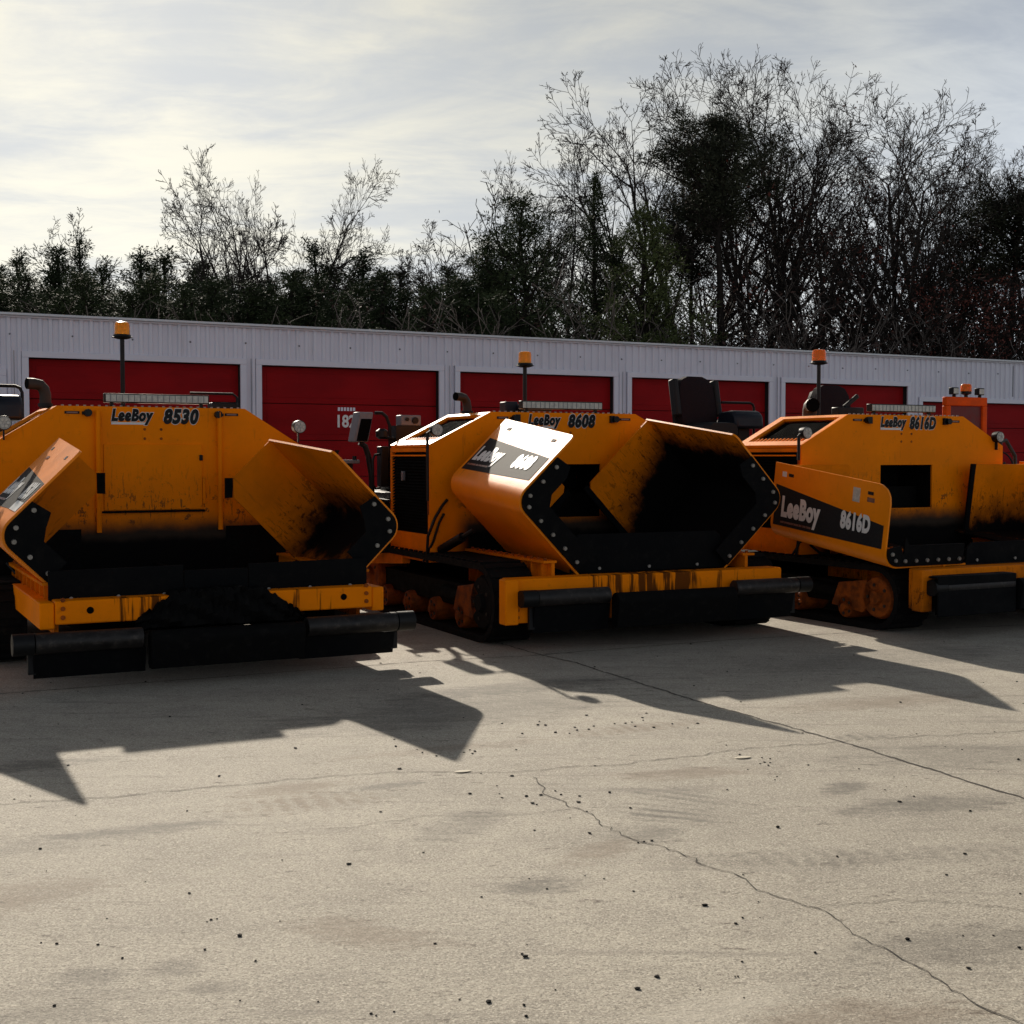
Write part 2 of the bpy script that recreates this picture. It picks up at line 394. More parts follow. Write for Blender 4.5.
def track_unit(root,sx,xi,xo,y0,y1,h,idler='rust'):
    r=h/2; x0,x1=sorted((sx*xi,sx*xo))
    def loop(rr):
        return [(y,z) for y,z in arc((y0+r,r),rr,90,270,10)]+[(y,z) for y,z in arc((y1-r,r),rr,-90,90,10)]
    o_=loop(r); i_=loop(r-.055); n=len(o_); mb=MB()
    vs=[(x,y,z) for x in (x0,x1) for (y,z) in o_+i_]
    A=lambda s,k,j:s*2*n+k*n+j%n
    fs=[]
    for j in range(n):
        fs+=[(A(0,0,j),A(1,0,j),A(1,0,j+1),A(0,0,j+1)),(A(0,1,j),A(0,1,j+1),A(1,1,j+1),A(1,1,j)),
             (A(0,0,j),A(0,0,j+1),A(0,1,j+1),A(0,1,j)),(A(1,0,j),A(1,1,j),A(1,1,j+1),A(1,0,j+1))]
    mb.add(vs,fs)
    # grouser bars round the belt
    pl=o_+[o_[0]]; seg=[math.dist(pl[k],pl[k+1]) for k in range(n)]; T=sum(seg); N=int(T/.125)
    for k in range(N):
        s=T*k/N; i=0
        while s>seg[i]: s-=seg[i]; i+=1
        t=s/seg[i]; p=(pl[i][0]+(pl[i+1][0]-pl[i][0])*t,pl[i][1]+(pl[i+1][1]-pl[i][1])*t)
        d=Vector((pl[i+1][0]-pl[i][0],pl[i+1][1]-pl[i][1])).normalized(); nrm=(-d[1],d[0])
        if (p[0]+nrm[0]*.01-(y0+y1)/2)**2+(p[1]+nrm[1]*.01-r)**2<(p[0]-(y0+y1)/2)**2+(p[1]-r)**2: nrm=(d[1],-d[0])
        if p[1]<.02: continue
        c=((x0+x1)/2,p[0]+nrm[0]*.004,p[1]+nrm[1]*.004)
        mb.obox(c,((x1-x0)/2-.01,0,0),(0,d[0]*.03,d[1]*.03),(0,nrm[0]*.014,nrm[1]*.014))
    o=part('track',mb,M['track'],root)
    xm=(x0+x1)/2; hw=(x1-x0)/2-.03
    fr=MB().box(xm-hw*.6,xm+hw*.6,y0+r+.1,y1-r-.1,r-.10,r+.11)
    part('track_frame',fr,M['tar'],o,bevel=.01)
    def wheel(name,y,z,rad,mat):
        w=MB().tube([(xm-hw,y,z),(xm-hw+.03,y,z),(xm+hw-.03,y,z),(xm+hw,y,z)],[rad*.9,rad,rad,rad*.9],24)
        for e in (-1,1): w.tube([(xm+e*hw,y,z),(xm+e*(hw+.035),y,z)],[rad*.36,rad*.3],16)
        q=part(name,w,M[mat],o)
        sp=MB()
        for k in range(5):
            a=k*2*math.pi/5; sp.tube([(xm-hw-.008,y+rad*.6*math.cos(a),z+rad*.6*math.sin(a)),(xm+hw+.008,y+rad*.6*math.cos(a),z+rad*.6*math.sin(a))],.016,8)
        part('wheel_bolts',sp,M['exhaust'],q)
    wheel('idler_wheel',y0+r,r,r-.10,idler); wheel('drive_sprocket',y1-r,r,r-.062,'rust')
    for k in range(4):
        wheel('track_roller',y0+r*2+.12+k*(y1-y0-4*r-.2)/3,.06+.115,.112,'rust')
    ga=MB().prismx([(y0+r-.02,r+.02),(y0+r+.16,r+.15),(y0+r+.52,r+.10),(y0+r+.62,r-.12),(y0+r+.2,r-.16)],sx*(xo-.07),sx*(xo-.03))
    part('tension_guard',ga,M['rust'],o,bevel=.008)
    part('grease_cylinder',MB().cyl((sx*(xo-.09),y0+r+.32,r-.02),(sx*(xo-.09),y0+r+.95,r+.02),.06,14),M['tar'],o)
    return o

def paver(loc,label,c):
    root=empty('asphalt_paver',(loc[0],loc[1],0),c.get('yaw',YAW))
    tag(root,label,'paver','asphalt pavers parked in a row')
    wb,S,Sz,T_,Tz=c['wb'],c['S'],c['Sz'],.80,2.022
    D=wb+1.06
    P=lambda n,mb,m,b=0,parent=root,**k:part(n,mb,M[m],parent,b,**k)
    # ---- undercarriage and main frame
    P('main_frame',MB().box(-.95,.95,.32,4.3,.34,.56),'deepblack',.01)
    for sx in (-1,1): track_unit(root,sx,c['ti'],c['to'],c['ty'],3.9,c['th'],c.get('idler','rust'))
    # ---- side frames of the hopper with ribs and a flange
    for sx in (-1,1):
        xf=c['xf']
        f=MB().box(*sorted((sx*(xf-.03),sx*xf)),.26,wb+.05,.36,.70)
        for k in range(9):
            y=.34+k*(wb-.4)/8; f.box(*sorted((sx*xf,sx*(xf+.05))),y,y+.025,.40,.695)
        f.box(*sorted((sx*(xf-.05),sx*(xf+.075))),.26,wb+.05,.702,.722)
        s=P('side_frame',f,'orange_side')
        b=MB()
        for k in range(13):
            y=.32+k*(wb-.4)/12; b.tube([(sx*(xf+.03),y,.722),(sx*(xf+.03),y,.742)],.015,8)
        P('frame_bolts',b,'rust',parent=s)
    # ---- front beam, push rollers and flaps
    bx,z0,z1=c['beam']
    beam=MB().box(-bx,c.get('bxr',bx),.05,.25,z0,z1)
    if c['endplate']:
        for sx in ((-1,1) if 'bxr' not in c else (-1,)): beam.box(*sorted((sx*(bx-.04),sx*(bx+.08))),.0,.13,.235,z1+.004)
    else:
        for sx in (-1,1): beam.box(*sorted((sx*(bx+.002),sx*(bx+.10))),.06,1.9,z0-.03,z1-.01)
    be=P('bumper_beam',beam,'orange_beam' if c['drips'] else 'orange_side',.012)
    for sx in (-1,1):
        P('beam_hole',MB().cyl((sx*bx*.80,.046,(z0+z1)/2+.01),(sx*bx*.80,.052,(z0+z1)/2+.01),.024,16),'deepblack',parent=be)
        fl=MB()
        for k in range(3): fl.tube([(sx*(bx-.05),.038,z0+.05+k*.06),(sx*(bx-.05),.05,z0+.05+k*.06)],.016,8)
        P('beam_bolts',fl,'rust',parent=be)
    rz,rr=c['roll']
    gx=c['cx']
    for sx in (-1,1):
        RO=c['ro']; a,b=sorted((sx*(gx+.03),sx*RO))
        ro=P('push_roller',MB().tube([(a,-.05,rz),(a+.004,-.05,rz),(b-.004,-.05,rz),(b,-.05,rz)],[rr*.93,rr,rr,rr*.93],24),'steel')
        a2,b2=sorted((sx*(RO+.005),sx*(RO+.14)))
        P('roller_cap',MB().tube([(a2,-.05,rz),(b2,-.05,rz)],rr*1.03,20),'black',parent=ro)
        a3,b3=sorted((sx*gx,sx*RO))
        P('rubber_flap',MB().prismx([(-.03,rz-rr-.004),(-.01,rz-rr-.004),(.035,c['fz']),(.015,c['fz'])],a3,b3),'rubber')
        P('flap_hanger',MB().bar((sx*(RO+.01),.02,rz-.08),(sx*(RO+.01),.02,c['fz']+.03),.03,.05),'black')
    if c['boxed']:
        for sx in (-1,1):
            a,b=sorted((sx*(gx+.02),sx*(RO+.12)))
            P('roller_cover',MB().box(a,b,-.115,-.10,c['fz'],.55).box(a,b,-.0999,.04,.535,.55),'rubber',.012)
    P('bumper_roller',MB().prismx([(y,z) for y,z in arc((-.10,c['cz1']-.07),.07,200,20,8)]+[(-.03,c['cz0']+.03),(-.06,c['cz0']),(-.13,c['cz0'])],-gx+.01,gx-.01),'tar' if c['drips'] else 'rubber',.006)
    # ---- hopper floor, front rubber flaps, tar lump
    P('hopper_floor',MB().box(-.94,.94,.30,wb+.3,.565,.59),'tar')
    fh=c['hopflap']
    if c['splitflap']:
        for sx in (-1,1):
            a,b=sorted((sx*.24,sx*1.17))
            hf=P('hopper_flap',MB().prism([(a,fh[0]),(b,fh[0]),(b,fh[1]),((b if sx<0 else a)-sx*-.0,fh[1]),(a+(.05 if sx>0 else 0),fh[1]+.005)] if False else [(a,fh[0]),(b,fh[0]),(b,fh[1]),(a,fh[1]-.01)],.215,.235),'rubber',.004)
            for k in range(3): P('flap_bolt',MB().tube([(a+.15+k*.32,.203,fh[0]+.035),(a+.15+k*.32,.214,fh[0]+.035)],.014,8),'bolt',parent=hf)
        # tar built up in the middle of the beam
        rng=random.Random(5); N=64; poly=[]
        for k in range(N+1):
            x=-.62+1.24*k/N; poly.append((x,.41+.235*max(0,min(1,(.66-abs(x+.02))/.34))+rng.uniform(-.016,.016)))
        poly+=[(.66,.39),(-.66,.39)]
        P('hopper_flap',MB().box(-.235,.235,.216,.234,.58,.775),'rubber',.004)
        g=MB(); nz=7; top=[poly[k] for k in range(N+1)]; vs=[]
        for k,(x,zt) in enumerate(top):
            for j in range(nz):
                z=.40+(zt-.40)*j/(nz-1); vs.append((x,.045-.055*(1-(j/(nz-1)-.35)**2)*min(1,(.64-abs(x))/.2+.15)+rng.uniform(-.012,.012)-.02*math.sin(x*19+j*1.7),z+rng.uniform(-.006,.006)))
        g.add(vs,[(k*nz+j,(k+1)*nz+j,(k+1)*nz+j+1,k*nz+j+1) for k in range(N) for j in range(nz-1)])
        b0=len(g.v); g.add([(x,.20,zt) for x,zt in top],[]); g.f+=[(k*nz+nz-1,(k+1)*nz+nz-1,b0+k+1,b0+k) for k in range(N)]; g.m+=[0]*N
        P('tar_lump',g,'tar')
    else:
        fw=c['fw']
        hf=P('hopper_flap',MB().prism([(-fw,fh[0]),(fw,fh[0]),(fw-.02,fh[1]-.05),(fw-.08,fh[1]),(-fw+.08,fh[1]),(-fw+.02,fh[1]-.05)],.335,.355),'rubber',.004)
        for k in range(3): P('flap_bolt',MB().tube([(-.5+k*.5,.323,fh[0]+.035),(-.5+k*.5,.334,fh[0]+.035)],.014,8),'bolt',parent=hf)
    # ---- conveyor tunnel below the front plate
    P('conveyor',MB().box(-.72,.72,.6,wb+.2,.592,.612).box(-.02,.02,.5,wb+.1,.613,.68),'tar')
    # ---- front plate
    ox,oz0,oz1=c['open']
    zb=.60
    hexl=[(-S,zb),(-S,Sz),(-T_,Tz),(T_,Tz),(S,Sz),(S,zb)]
    fp=MB()
    ya,yb=wb,wb+.02
    if c['door']: fp.prism(hexl,ya,yb); ox,oz0,oz1=.36,.7,.9
    else:
     fp.prism([(-S,zb),(-ox,zb),(-ox,oz1),(-ox,Tz),(-T_,Tz),(-S,Sz)],ya,yb)
     fp.prism([(ox,zb),(S,zb),(S,Sz),(T_,Tz),(ox,Tz),(ox,oz1)],ya,yb)
     fp.prism([(-ox,oz1),(ox,oz1),(ox,Tz),(-ox,Tz)],ya,yb)
     fp.prism([(-ox,zb),(ox,zb),(ox,oz0),(-ox,oz0)],ya,yb)
    pl=P('front_plate',fp,'orange_plate')
    tun=MB()
    tun.box(-ox+.002,ox-.002,wb+.50,wb+.51,oz0,oz1); tun.box(-ox-.012,-ox-.001,wb+.021,wb+.5,oz0,oz1); tun.box(ox+.001,ox+.012,wb+.021,wb+.5,oz0,oz1)
    tun.box(-ox,ox,wb+.021,wb+.5,oz1+.001,oz1+.012); tun.box(-ox,ox,wb+.021,wb+.5,oz0-.012,oz0-.001)
    if not c['door']: P('feed_tunnel',tun,'tar',parent=pl)
    [P('rear_apron',MB().box(*sorted((sx*.62,sx*(S+c['apron']))),wb-.012,wb-.002,.50,.98),'tar',parent=pl) for sx in (-1,1)] if c['apron'] else None
    if c['door']:
        d=MB().box(-.43,.41,wb-.016,wb-.001,1.135,1.70)
        dp=P('access_door',d,'orange_plate',.004,parent=pl)
        for (x,z) in ((-.446,1.22),(-.446,1.60),(.426,1.30)): P('door_hinge',MB().box(x-.012,x+.012,wb-.018,wb-.001,z-.12,z+.12),'orange_plate',.003,parent=pl)
        P('door_sill',MB().box(-.45,.43,wb-.022,wb-.001,1.112,1.130),'tar',parent=pl)
        P('door_latch',MB().box(.385,.415,wb-.03,wb-.0165,1.56,1.61),'bandblack',.004,parent=pl)
    if not c['door']:
        P('tunnel_bolts',MB().tube([(-.08,wb+.488,1.30),(-.08,wb+.499,1.30)],.018,8).tube([(.08,wb+.488,1.30),(.08,wb+.499,1.30)],.018,8),'bolt',parent=pl)
        P('feed_gate',MB().box(-ox+.02,ox-.02,wb+.20,wb+.22,oz0-.0,oz0+.22 if oz1-oz0>.4 else oz0+.1),'tar',parent=pl)
    UC=c['uc']
    for sx in (-1,1):
        g=MB().tube([(sx*.52+UC,wb-.035,1.985),(sx*.52+UC,wb-.035,.95)],.021,10) if c['rods'] else MB().box(*sorted((sx*.50,sx*.545)),wb-.03,wb-.001,1.93,2.0)
        gr=P('guide_rod',g,'orange' if c['rods'] else 'black',parent=pl)
        P('rod_clamp',MB().cyl((sx*.525+.03*sx,wb-.055,1.965),(sx*.525+.03*sx,wb-.001,1.965),.032,14).box(*sorted((sx*.545,sx*.60)),wb-.04,wb-.001,1.95,1.975),'black',parent=gr)
        x0,x1=sorted((sx*.62,sx*.74)); 
        P('reflector',MB().box(x0,x1,wb-.007,wb-.001,1.955,1.978),'bandblack',.002,parent=pl)
        P('reflector_strip',MB().box(x0+.015,x1-.015,wb-.0095,wb-.0072,1.960,1.973),'reflector',parent=pl)
    bh=MB()
    for x in (-.08,.06):
        for z in (1.83,1.75): bh.tube([(x,wb-.004,z),(x,wb-.0005,z)],.012,8)
    P('plate_bolts',bh,'rust',parent=pl)
    # lettering on the plate: a pale outline with dark ink on top
    lx,nx=c['lettx']
    for body,size,x,z,xs in (('LeeBoy',.135,lx,1.905,.74),(c['num'],.165,nx,1.888,.80 if len(c['num'])<5 else .72)):
        wt=text_mb(body,size,.095,.22,xs,space=1.14); P('lettering_outline',mapped(wt,lambda a,b,d:(x+a,wb-.003,z+b)),'white',parent=pl,smooth=False)
        kt=text_mb(body,size,.062,.22,xs,space=1.14); P('lettering',mapped(kt,lambda a,b,d:(x+a,wb-.006,z+b)),'inkblack',parent=pl,smooth=False)
        if body=='LeeBoy':
            w=max(v[0] for v in kt.v)
            P('lettering_underline',MB().box(x+.0,x+w*.80,wb-.004,wb-.001,z-.035,z-.016),'white',parent=pl)
    # ---- hood behind the plate: roof, chamfers with grilles, sides with radiators
    hd=MB()
    hd.prism([(-T_,Tz-.03),(T_,Tz-.03),(T_,Tz),(-T_,Tz)],wb+.021,D)
    hd.prism([(T_+.001,Tz-.03),(S,Sz-.03),(S,Sz),(T_+.001,Tz)],wb+.021,D)
    hd.prism([(S-.025,.60),(S-.001,.60),(S-.001,Sz-.031),(S-.025,Sz-.031)],wb+.021,D)
    hd.box(-S+.03,S-.03,D-.02,D,.56,Sz)
    hd.prism([(-S+.02,Sz),(S-.02,Sz),(T_-.02,Tz-.035),(-T_+.02,Tz-.035)],D-.02,D)
    # left chamfer as a frame round an opening
    ch=lambda s:( -S+(S-T_)*s, Sz+(Tz-Sz)*s )     # s from eave to ridge
    nx_,nz_=-(Tz-Sz),(S-T_); q=math.hypot(nx_,nz_); nx_/=q; nz_/=q
    def slab(mb,s0,s1,y0,y1,lift=0.0,thk=.03):
        (a,b),(c_,d)=ch(s0),ch(s1)
        o1=(nx_*lift,nz_*lift); o0=(nx_*(lift-thk),nz_*(lift-thk))
        mb.prism([(a+o0[0],b+o0[1]),(c_+o0[0],d+o0[1]),(c_+o1[0],d+o1[1]),(a+o1[0],b+o1[1])],y0,y1)
    y0,y1=wb+.021,D
    slab(hd,.0,.13,y0,y1); slab(hd,.92,1.,y0,y1); slab(hd,.1301,.9199,y0,y0+.05); slab(hd,.1301,.9199,y1-.11,y1)
    ho=P('engine_hood',hd,'orange_gloss')
    gl=MB(); slab(gl,.1305,.9195,y0+.0505,y1-.1105,-.06,.01); 
    gr=P('hood_grille',gl,'deepblack',parent=ho)
    co=MB(); n=15
    for k in range(n):
        yy=y0+.065+(y1-.14-y0-.065)*k/(n-1); slab(co,.132,.26,yy,yy+.013,-.010,.012)
    P('grille_comb',co,'orange',parent=ho)
    cr=MB()
    for k in range(22):
        yy=y0+.065+(y1-.14-y0-.065)*k/21; slab(cr,.34,.91,yy,yy+.006,-.04,.012)
    P('grille_bars',cr,'deepblack',parent=ho)
    for sx in (-1,1):
        X=lambda a,b:sorted((sx*(S-a),sx*(S-b)))
        if sx<0:
            fr=MB().box(*X(.03,.001),y0,y1,Sz-.07,Sz-.032).box(*X(.03,.001),y0,y0+.035,.60,Sz-.071).box(*X(.03,.001),y1-.045,y1,.60,Sz-.071).box(*X(.03,.001),y0+.036,y1-.046,.60,.86)
            P('radiator_frame',fr,'orange_side',parent=ho)
            P('frame_edge',MB().box(*X(-.012,0),y0+.06,y1-.06,Sz-.112,Sz-.098),'orange',parent=ho)
        rd=MB().box(*X(.07,.04),y0+.036,y1-.046,.86,Sz-.075)
        lo=MB()
        for k in range(26):
            z=.875+k*(Sz-.1-.875)/25
            lo.obox((sx*(S-.022),(y0+y1)/2,z),(0,(y1-y0)/2-.045,0),(sx*.014,0,-.010),(.002,0,.003))
        if sx<0:
            r_=P('radiator',rd,'deepblack',parent=ho); P('radiator_louvres',lo,'deepblack',parent=ho)
            P('latch',MB().box(*X(-.02,.01),(y0+y1)/2+.12,(y0+y1)/2+.17,1.36,1.45),'grey',.006,parent=ho)
            P('hinge_strip',MB().box(*X(-.006,.0),y0+.005,y0+.03,1.05,Sz-.12),'rust',parent=ho)
    rv=MB()
    for k in range(26):
        x=-T_+.05+k*(2*T_-.1)/25; rv.tube([(x,wb+.035,Tz),(x,wb+.035,Tz+.012)],.012,8)
    P('rivets',rv,'bolt',parent=ho)
    # ---- lights and exhaust
    light_bar(root,-.45+UC,.45+UC,wb+.05,Tz+.035,Tz+.115)
    for L_ in c['lamps']: round_lamp(root,*L_)
    x,y,ea,er=c['ex']; ca,sa=math.cos(R(ea)),math.sin(R(ea)); eh=c.get('eh',.195)
    q=lambda d,z:(x-d*ca,y-d*sa,Tz+z)
    e=MB().tube([q(0,-.01),q(0,eh-.095),q(.012,eh-.045),q(.045,eh-.01),q(.10,eh),q(.16,eh)],er,16,cap=False)
    e.tube([q(.16,eh),q(.10,eh)],[er-.007,er-.007],16,cap=False)
    p_=P('exhaust_pipe',e,'exhaust'); P('pipe_mouth',MB().tube([q(.150,eh),q(.158,eh)],er-.0075,16),'deepblack',parent=p_)
    P('pipe_clamp',MB().cyl((x,y,Tz+.001),(x,y,Tz+.03),.062,16),'black',parent=p_)
    beacon(root,*c['beacon'])
    # ---- operator platform and screed behind
    P('rear_frame',MB().box(-1.15,1.15,D+.02,4.5,.56,1.15),'orange_side',.015)
    P('operator_deck',MB().box(-1.32,1.32,D+.05,4.6,1.16,1.22),'black',.006)
    sc=P('screed',MB().prismx([(4.65,.10),(5.35,.10),(5.35,.42),(5.15,.62),(4.75,.62),(4.65,.5)],-1.30,1.30),'tar',.015)
    P('screed_walkway',MB().box(-1.30,1.30,5.0,5.5,.64,.68),'black',.006,parent=sc)
    for sx in (-1,1):
        P('tow_arm',MB().bar((sx*1.40,2.6,.62),(sx*1.40,5.0,.45),.09,.16),'orange_side',.01)
        P('cooling_box',MB().box(*sorted((sx*.25,sx*1.1)),3.2,3.55,1.225,1.62),'black',.02)
    P('shadow_filler_bulk',MB().box(-1.12,1.18,D+.06,D+1.25,1.225,c.get('ech',1.68)),'black',.03)  # added bulk behind the hood, closes sunlit gaps in the ground shadow
    for sx in ():
        ch=MB(); rr=random.Random(8)
        for k in range(9): ch.tube([(sx*.60+UC+rr.uniform(-.012,.012),wb-.018,1.70-k*.026),(sx*.60+UC+rr.uniform(-.012,.012),wb-.018,1.68-k*.026)],.009,6)
        ch.box(*sorted((sx*.57+UC,sx*.63+UC)),wb-.022,wb-.001,1.705,1.74)
        P('latch_chain',ch,'exhaust',parent=pl)
    # ---- lift cylinder and hoses below the left wing
    for sx in (-1,1):
        cyl=MB().cyl((sx*(S-.10),wb-.03,.72),(sx*(S-.16),wb-.40,.86),.045,14).cyl((sx*(S-.16),wb-.40,.86),(sx*(S-.19),wb-.58,.93),.024,12)
        P('lift_cylinder',cyl,'black') if c['cyl'] else None
        P('hydraulic_hose',MB().tube([(sx*(S-.08),wb-.05,.72),(sx*(S-.14),wb-.12,.64),(sx*(S-.22),wb-.25,.62),(sx*(S-.26),wb-.40,.66),(sx*(S-.30),wb-.52,.64)],.013,8),'black')
    P('hydraulic_hose',MB().tube([(-S-.015,wb+.05,.60),(-S-.03,wb-.02,.85),(-S+.04,wb-.025,1.02),(-S+.12,wb-.02,1.14),(-S+.17,wb-.015,1.19)],.014,8),'black')
    P('hydraulic_hose',MB().tube([(-S-.03,wb+.10,.60),(-S+.02,wb-.03,.8),(-S+.08,wb-.035,.98),(-S+.13,wb-.03,1.06)],.012,8),'black')
    # ---- wings
    for sx in (-1,1): wing(root,sx,c['wings'][sx])
    return root

def control_console(root,x,y,z,w=.34,d=.42,h=.24):
    mb=MB(); poly=[(y-d/2,z),(y-d/2+.02,z+h*.72),(y-d/2+.10,z+h),(y+d/2-.06,z+h*.92),(y+d/2,z+h*.4),(y+d/2,z)]
    o=part('control_console',MB().prismx(poly,x-w/2,x+w/2),M['navy'],root,bevel=.035)
    part('console_post',MB().box(x-.08,x+.08,y-.08,y+.08,1.23,z-.002),M['black'],o)
    return o
def handrail(root,pts,r=.016,mat='black'):
    return part('handrail',MB().tube(pts,r,8),M[mat],root)
def bent(x0,x1,y,z0,z1,r=.06):
    return [(x0,y,z1),(x1-r,y,z1),(x1-r*.3,y,z1-r*.3),(x1,y,z1-r),(x1,y,z0)]
# ------------------------------------------------------------------ the three pavers
def wcfg(**k):
    d=dict(L=1.45,w0=.30,f0=.05,strip_in=0,bx=(.27,.2),bolts=7,rc=.05)
    d.update(k); return d
band1=(.06,1.40,.24,.50,.20,.60)
st1=[(.42,.17,.26,.075,'white')]
w1=wcfg(h=.97,zh=.50,F=.78,W=.83,taper=.10,theta=45,pitch=1.5,strip=.30,inside='inside_a',bolts=5,f0=.30,band=band1,
        texts=[('LeeBoy',.22,1.36,.33,.72,True),('8530',.20,.50,.31,.78,False)],stickers=[(.24,.27,.34,.085,'white'),(1.0,.72,.12,.03,'reflector')])
w2=wcfg(h=.80,zh=.575,F=.90,W=.83,taper=.07,theta=42,bx=(-.02,-.02),bch=.04,pitch=5,strip=.62,inside='inside_b',bolts=8,band=band1,
        texts=[('LeeBoy',.22,1.36,.33,.72,True),('8608',.20,.56,.31,.78,False)],stickers=[])
w3=wcfg(h=.70,zh=.60,F=1.0,by=1.43,bch=.02,W=.74,taper=.0,theta=0,pitch=7.5,strip=.05,inside='inside_c',bolts=8,L=1.60,w0=.28,rc=.16,bx=(.23,.10),f0=.06,
        band=(.05,1.56,.17,.38,.13,.53),
        texts=[('LeeBoy',.26,1.45,.235,.66,True),('8616D',.21,.60,.25,.63,False)],
        stickers=[(1.45,.64,.06,.05,'white'),(.43,.60,.09,.13,'barlens'),(.24,.58,.09,.04,'reflector')])
w3r=dict(w3)
base=dict(Sz=1.71,xf=1.0,ti=1.06,to=1.46,ty=.40,th=.68,drips=False,rods=False,door=False,open=(.40,1.0,1.52),
          hopflap=(.60,.93),splitflap=False,endplate=True,uc=0,cyl=True,apron=.12,boxed=False,ro=1.30,fw=.78)
c1=dict(base,wb=2.25,S=1.30,wings={-1:w1,1:w1},beam=(1.15,.45,.612),endplate=False,drips=True,roll=(.345,.072),cx=.56,fz=.10,cz0=.13,cz1=.395,
        hopflap=(.575,.815),splitflap=True,door=True,rods=True,open=(.36,1.0,1.12),lettx=(-.36,.08),num='8530',
        lamps=[((1.285,2.19,1.864),.06),((-1.224,2.19,1.871),.06)],ex=(-.84,2.62,15,.048),beacon=(.115,4.2,1.22,2.94),xf=1.13,ti=1.17,to=1.52,ty=1.35,th=.60,uc=.045,cyl=False)
c2=dict(base,yaw=R(25.7),wb=1.90,S=1.43,wings={-1:dict(w2,h=.72,theta=45,F=.92,W=.78),1:dict(w2,h=.77,theta=45)},drips=True,idler='track',bxr=1.22,apron=0,beam=(1.47,.24,.60),roll=(.45,.068),cx=.60,fz=.16,cz0=.18,cz1=.47,lettx=(-.405,.03),num='8608',
        lamps=[((-1.393,1.83,1.843),.06,'black',[(-.09,.0,-.66),(-.09,0,-.03),(-.03,.02,0)]),((1.393,1.83,1.843),.06)],ex=(-.74,2.6,20,.043),eh=.17,beacon=(.30,3.4,1.22,2.74,'amber',.072))
c3=dict(base,wb=1.75,S=1.40,wings={-1:w3,1:w3r},beam=(1.43,.24,.60),boxed=True,cyl=False,apron=0,ty=.34,th=.60,ro=1.32,fw=.64,roll=(.45,.07),cx=.46,fz=.20,cz0=.22,cz1=.50,lettx=(-.37,.03),num='8616D',
        open=(.36,1.06,1.508),hopflap=(.60,.80),
        lamps=[((-1.395,1.69,1.828),.06,'black',[(-.09,.0,-.27),(-.09,0,-.03),(-.03,.02,0)]),((1.279,1.70,1.806),.06)],ex=(-.58,2.6,62,.075),eh=.12,beacon=(.06,3.2,1.22,2.81,'amber2',.08))
p1=paver((-2.06,9.28),'orange asphalt paver numbered 8530 with hopper wings folded up beside a closed orange panel',c1)
p2=paver((1.345,11.07),'orange asphalt paver numbered 8608 with sunlit white wing and tar blackened hopper',c2)
p3=paver((4.92,12.0),'orange asphalt paver numbered 8616D with lowered hopper wings and black fabric seats',c3)

control_console(p1,-1.12,3.8,1.93,.44)
handrail(p1,bent(-1.55,-.885,3.8,1.22,2.255))
handrail(p1,[(.69,3.8,2.225),(1.12,3.8,2.225),(1.165,3.8,2.19),(1.175,3.8,1.22)],.013)
part('tool_box',MB().box(.86,1.12,3.6,3.8,2.02,2.13).box(.95,1.02,3.66,3.74,1.62,2.019),M['black'],p1,bevel=.012)
# paver 8608: operator controls at the rear left
o=part('screen_box',MB().obox((-1.555,3.5,1.90),(.085,.02,0),(-.02,.05,0),(.03,.0,.155)),M['grey'],p2,bevel=.012)
part('screen_face',MB().obox((-1.535,3.445,1.87),(.062,.012,0),(-.0008,.003,0),(.026,0,.115)),M['deepblack'],o)
part('screen_post',MB().tube([(-1.56,3.52,1.74),(-1.50,3.52,1.70),(-1.465,3.52,1.60),(-1.44,3.5,1.40),(-1.436,3.5,1.18)],.030,10),M['black'],o)
handrail(p2,[(-1.40,3.5,2.05),(-1.32,3.5,2.05),(-1.27,3.5,2.01),(-1.235,3.5,1.92),(-1.225,3.5,1.22)],.018)
part('control_lever',MB().tube([(-1.34,3.45,1.775),(-1.34,3.45,1.80),(-1.34,3.45,1.86),(-1.34,3.45,1.885)],[.03,.065,.065,.03],14).tube([(-1.34,3.46,1.80),(-1.20,3.48,1.78),(-1.1,3.5,1.70)],.02,8),M['black'],p2)
o=part('gauge_box',MB().box(-1.13,-.90,3.45,3.6,1.92,2.03),M['grey'],p2,bevel=.01)
part('gauge_knobs',MB().cyl((-.97,3.43,1.975),(-.97,3.449,1.975),.035,14).cyl((-1.06,3.43,1.985),(-1.06,3.449,1.985),.02,12),M['black'],o)
part('console_post',MB().box(-1.18,-.86,3.45,3.62,1.22,1.919),M['black'],o)
part('added_shadow_box',MB().box(-1.74,-1.36,2.98,4.5,.62,1.12).box(-1.80,-1.345,2.95,4.55,1.13,1.16),M['black'],p2,bevel=.012)  # added box low on the left, keeps the machine's ground shadow solid
part('fuse_box',MB().box(-1.36,-1.27,3.42,3.56,1.28,1.70),M['black'],p2,bevel=.01)
handrail(p2,[(-1.36,3.45,1.62),(-1.42,3.45,1.61),(-1.44,3.45,1.56),(-1.44,3.45,1.30),(-1.41,3.45,1.26),(-1.36,3.45,1.27)],.013)
o=part('screed_remote',MB().box(-1.78,-1.53,3.6,3.75,1.52,1.56),M['grey'],p2,bevel=.008)
part('remote_lever',MB().tube([(-1.76,3.66,1.56),(-1.76,3.66,1.63),(-1.76,3.66,1.66)],[.012,.012,.026],10).tube([(-1.57,3.66,1.56),(-1.57,3.66,1.60)],.022,10),M['black'],o)
part('remote_bracket',MB().bar((-1.66,3.68,1.0),(-1.62,3.68,1.519),.06,.06).bar((-1.66,3.68,1.02),(-1.2,3.68,1.0),.06,.06),M['black'],o)
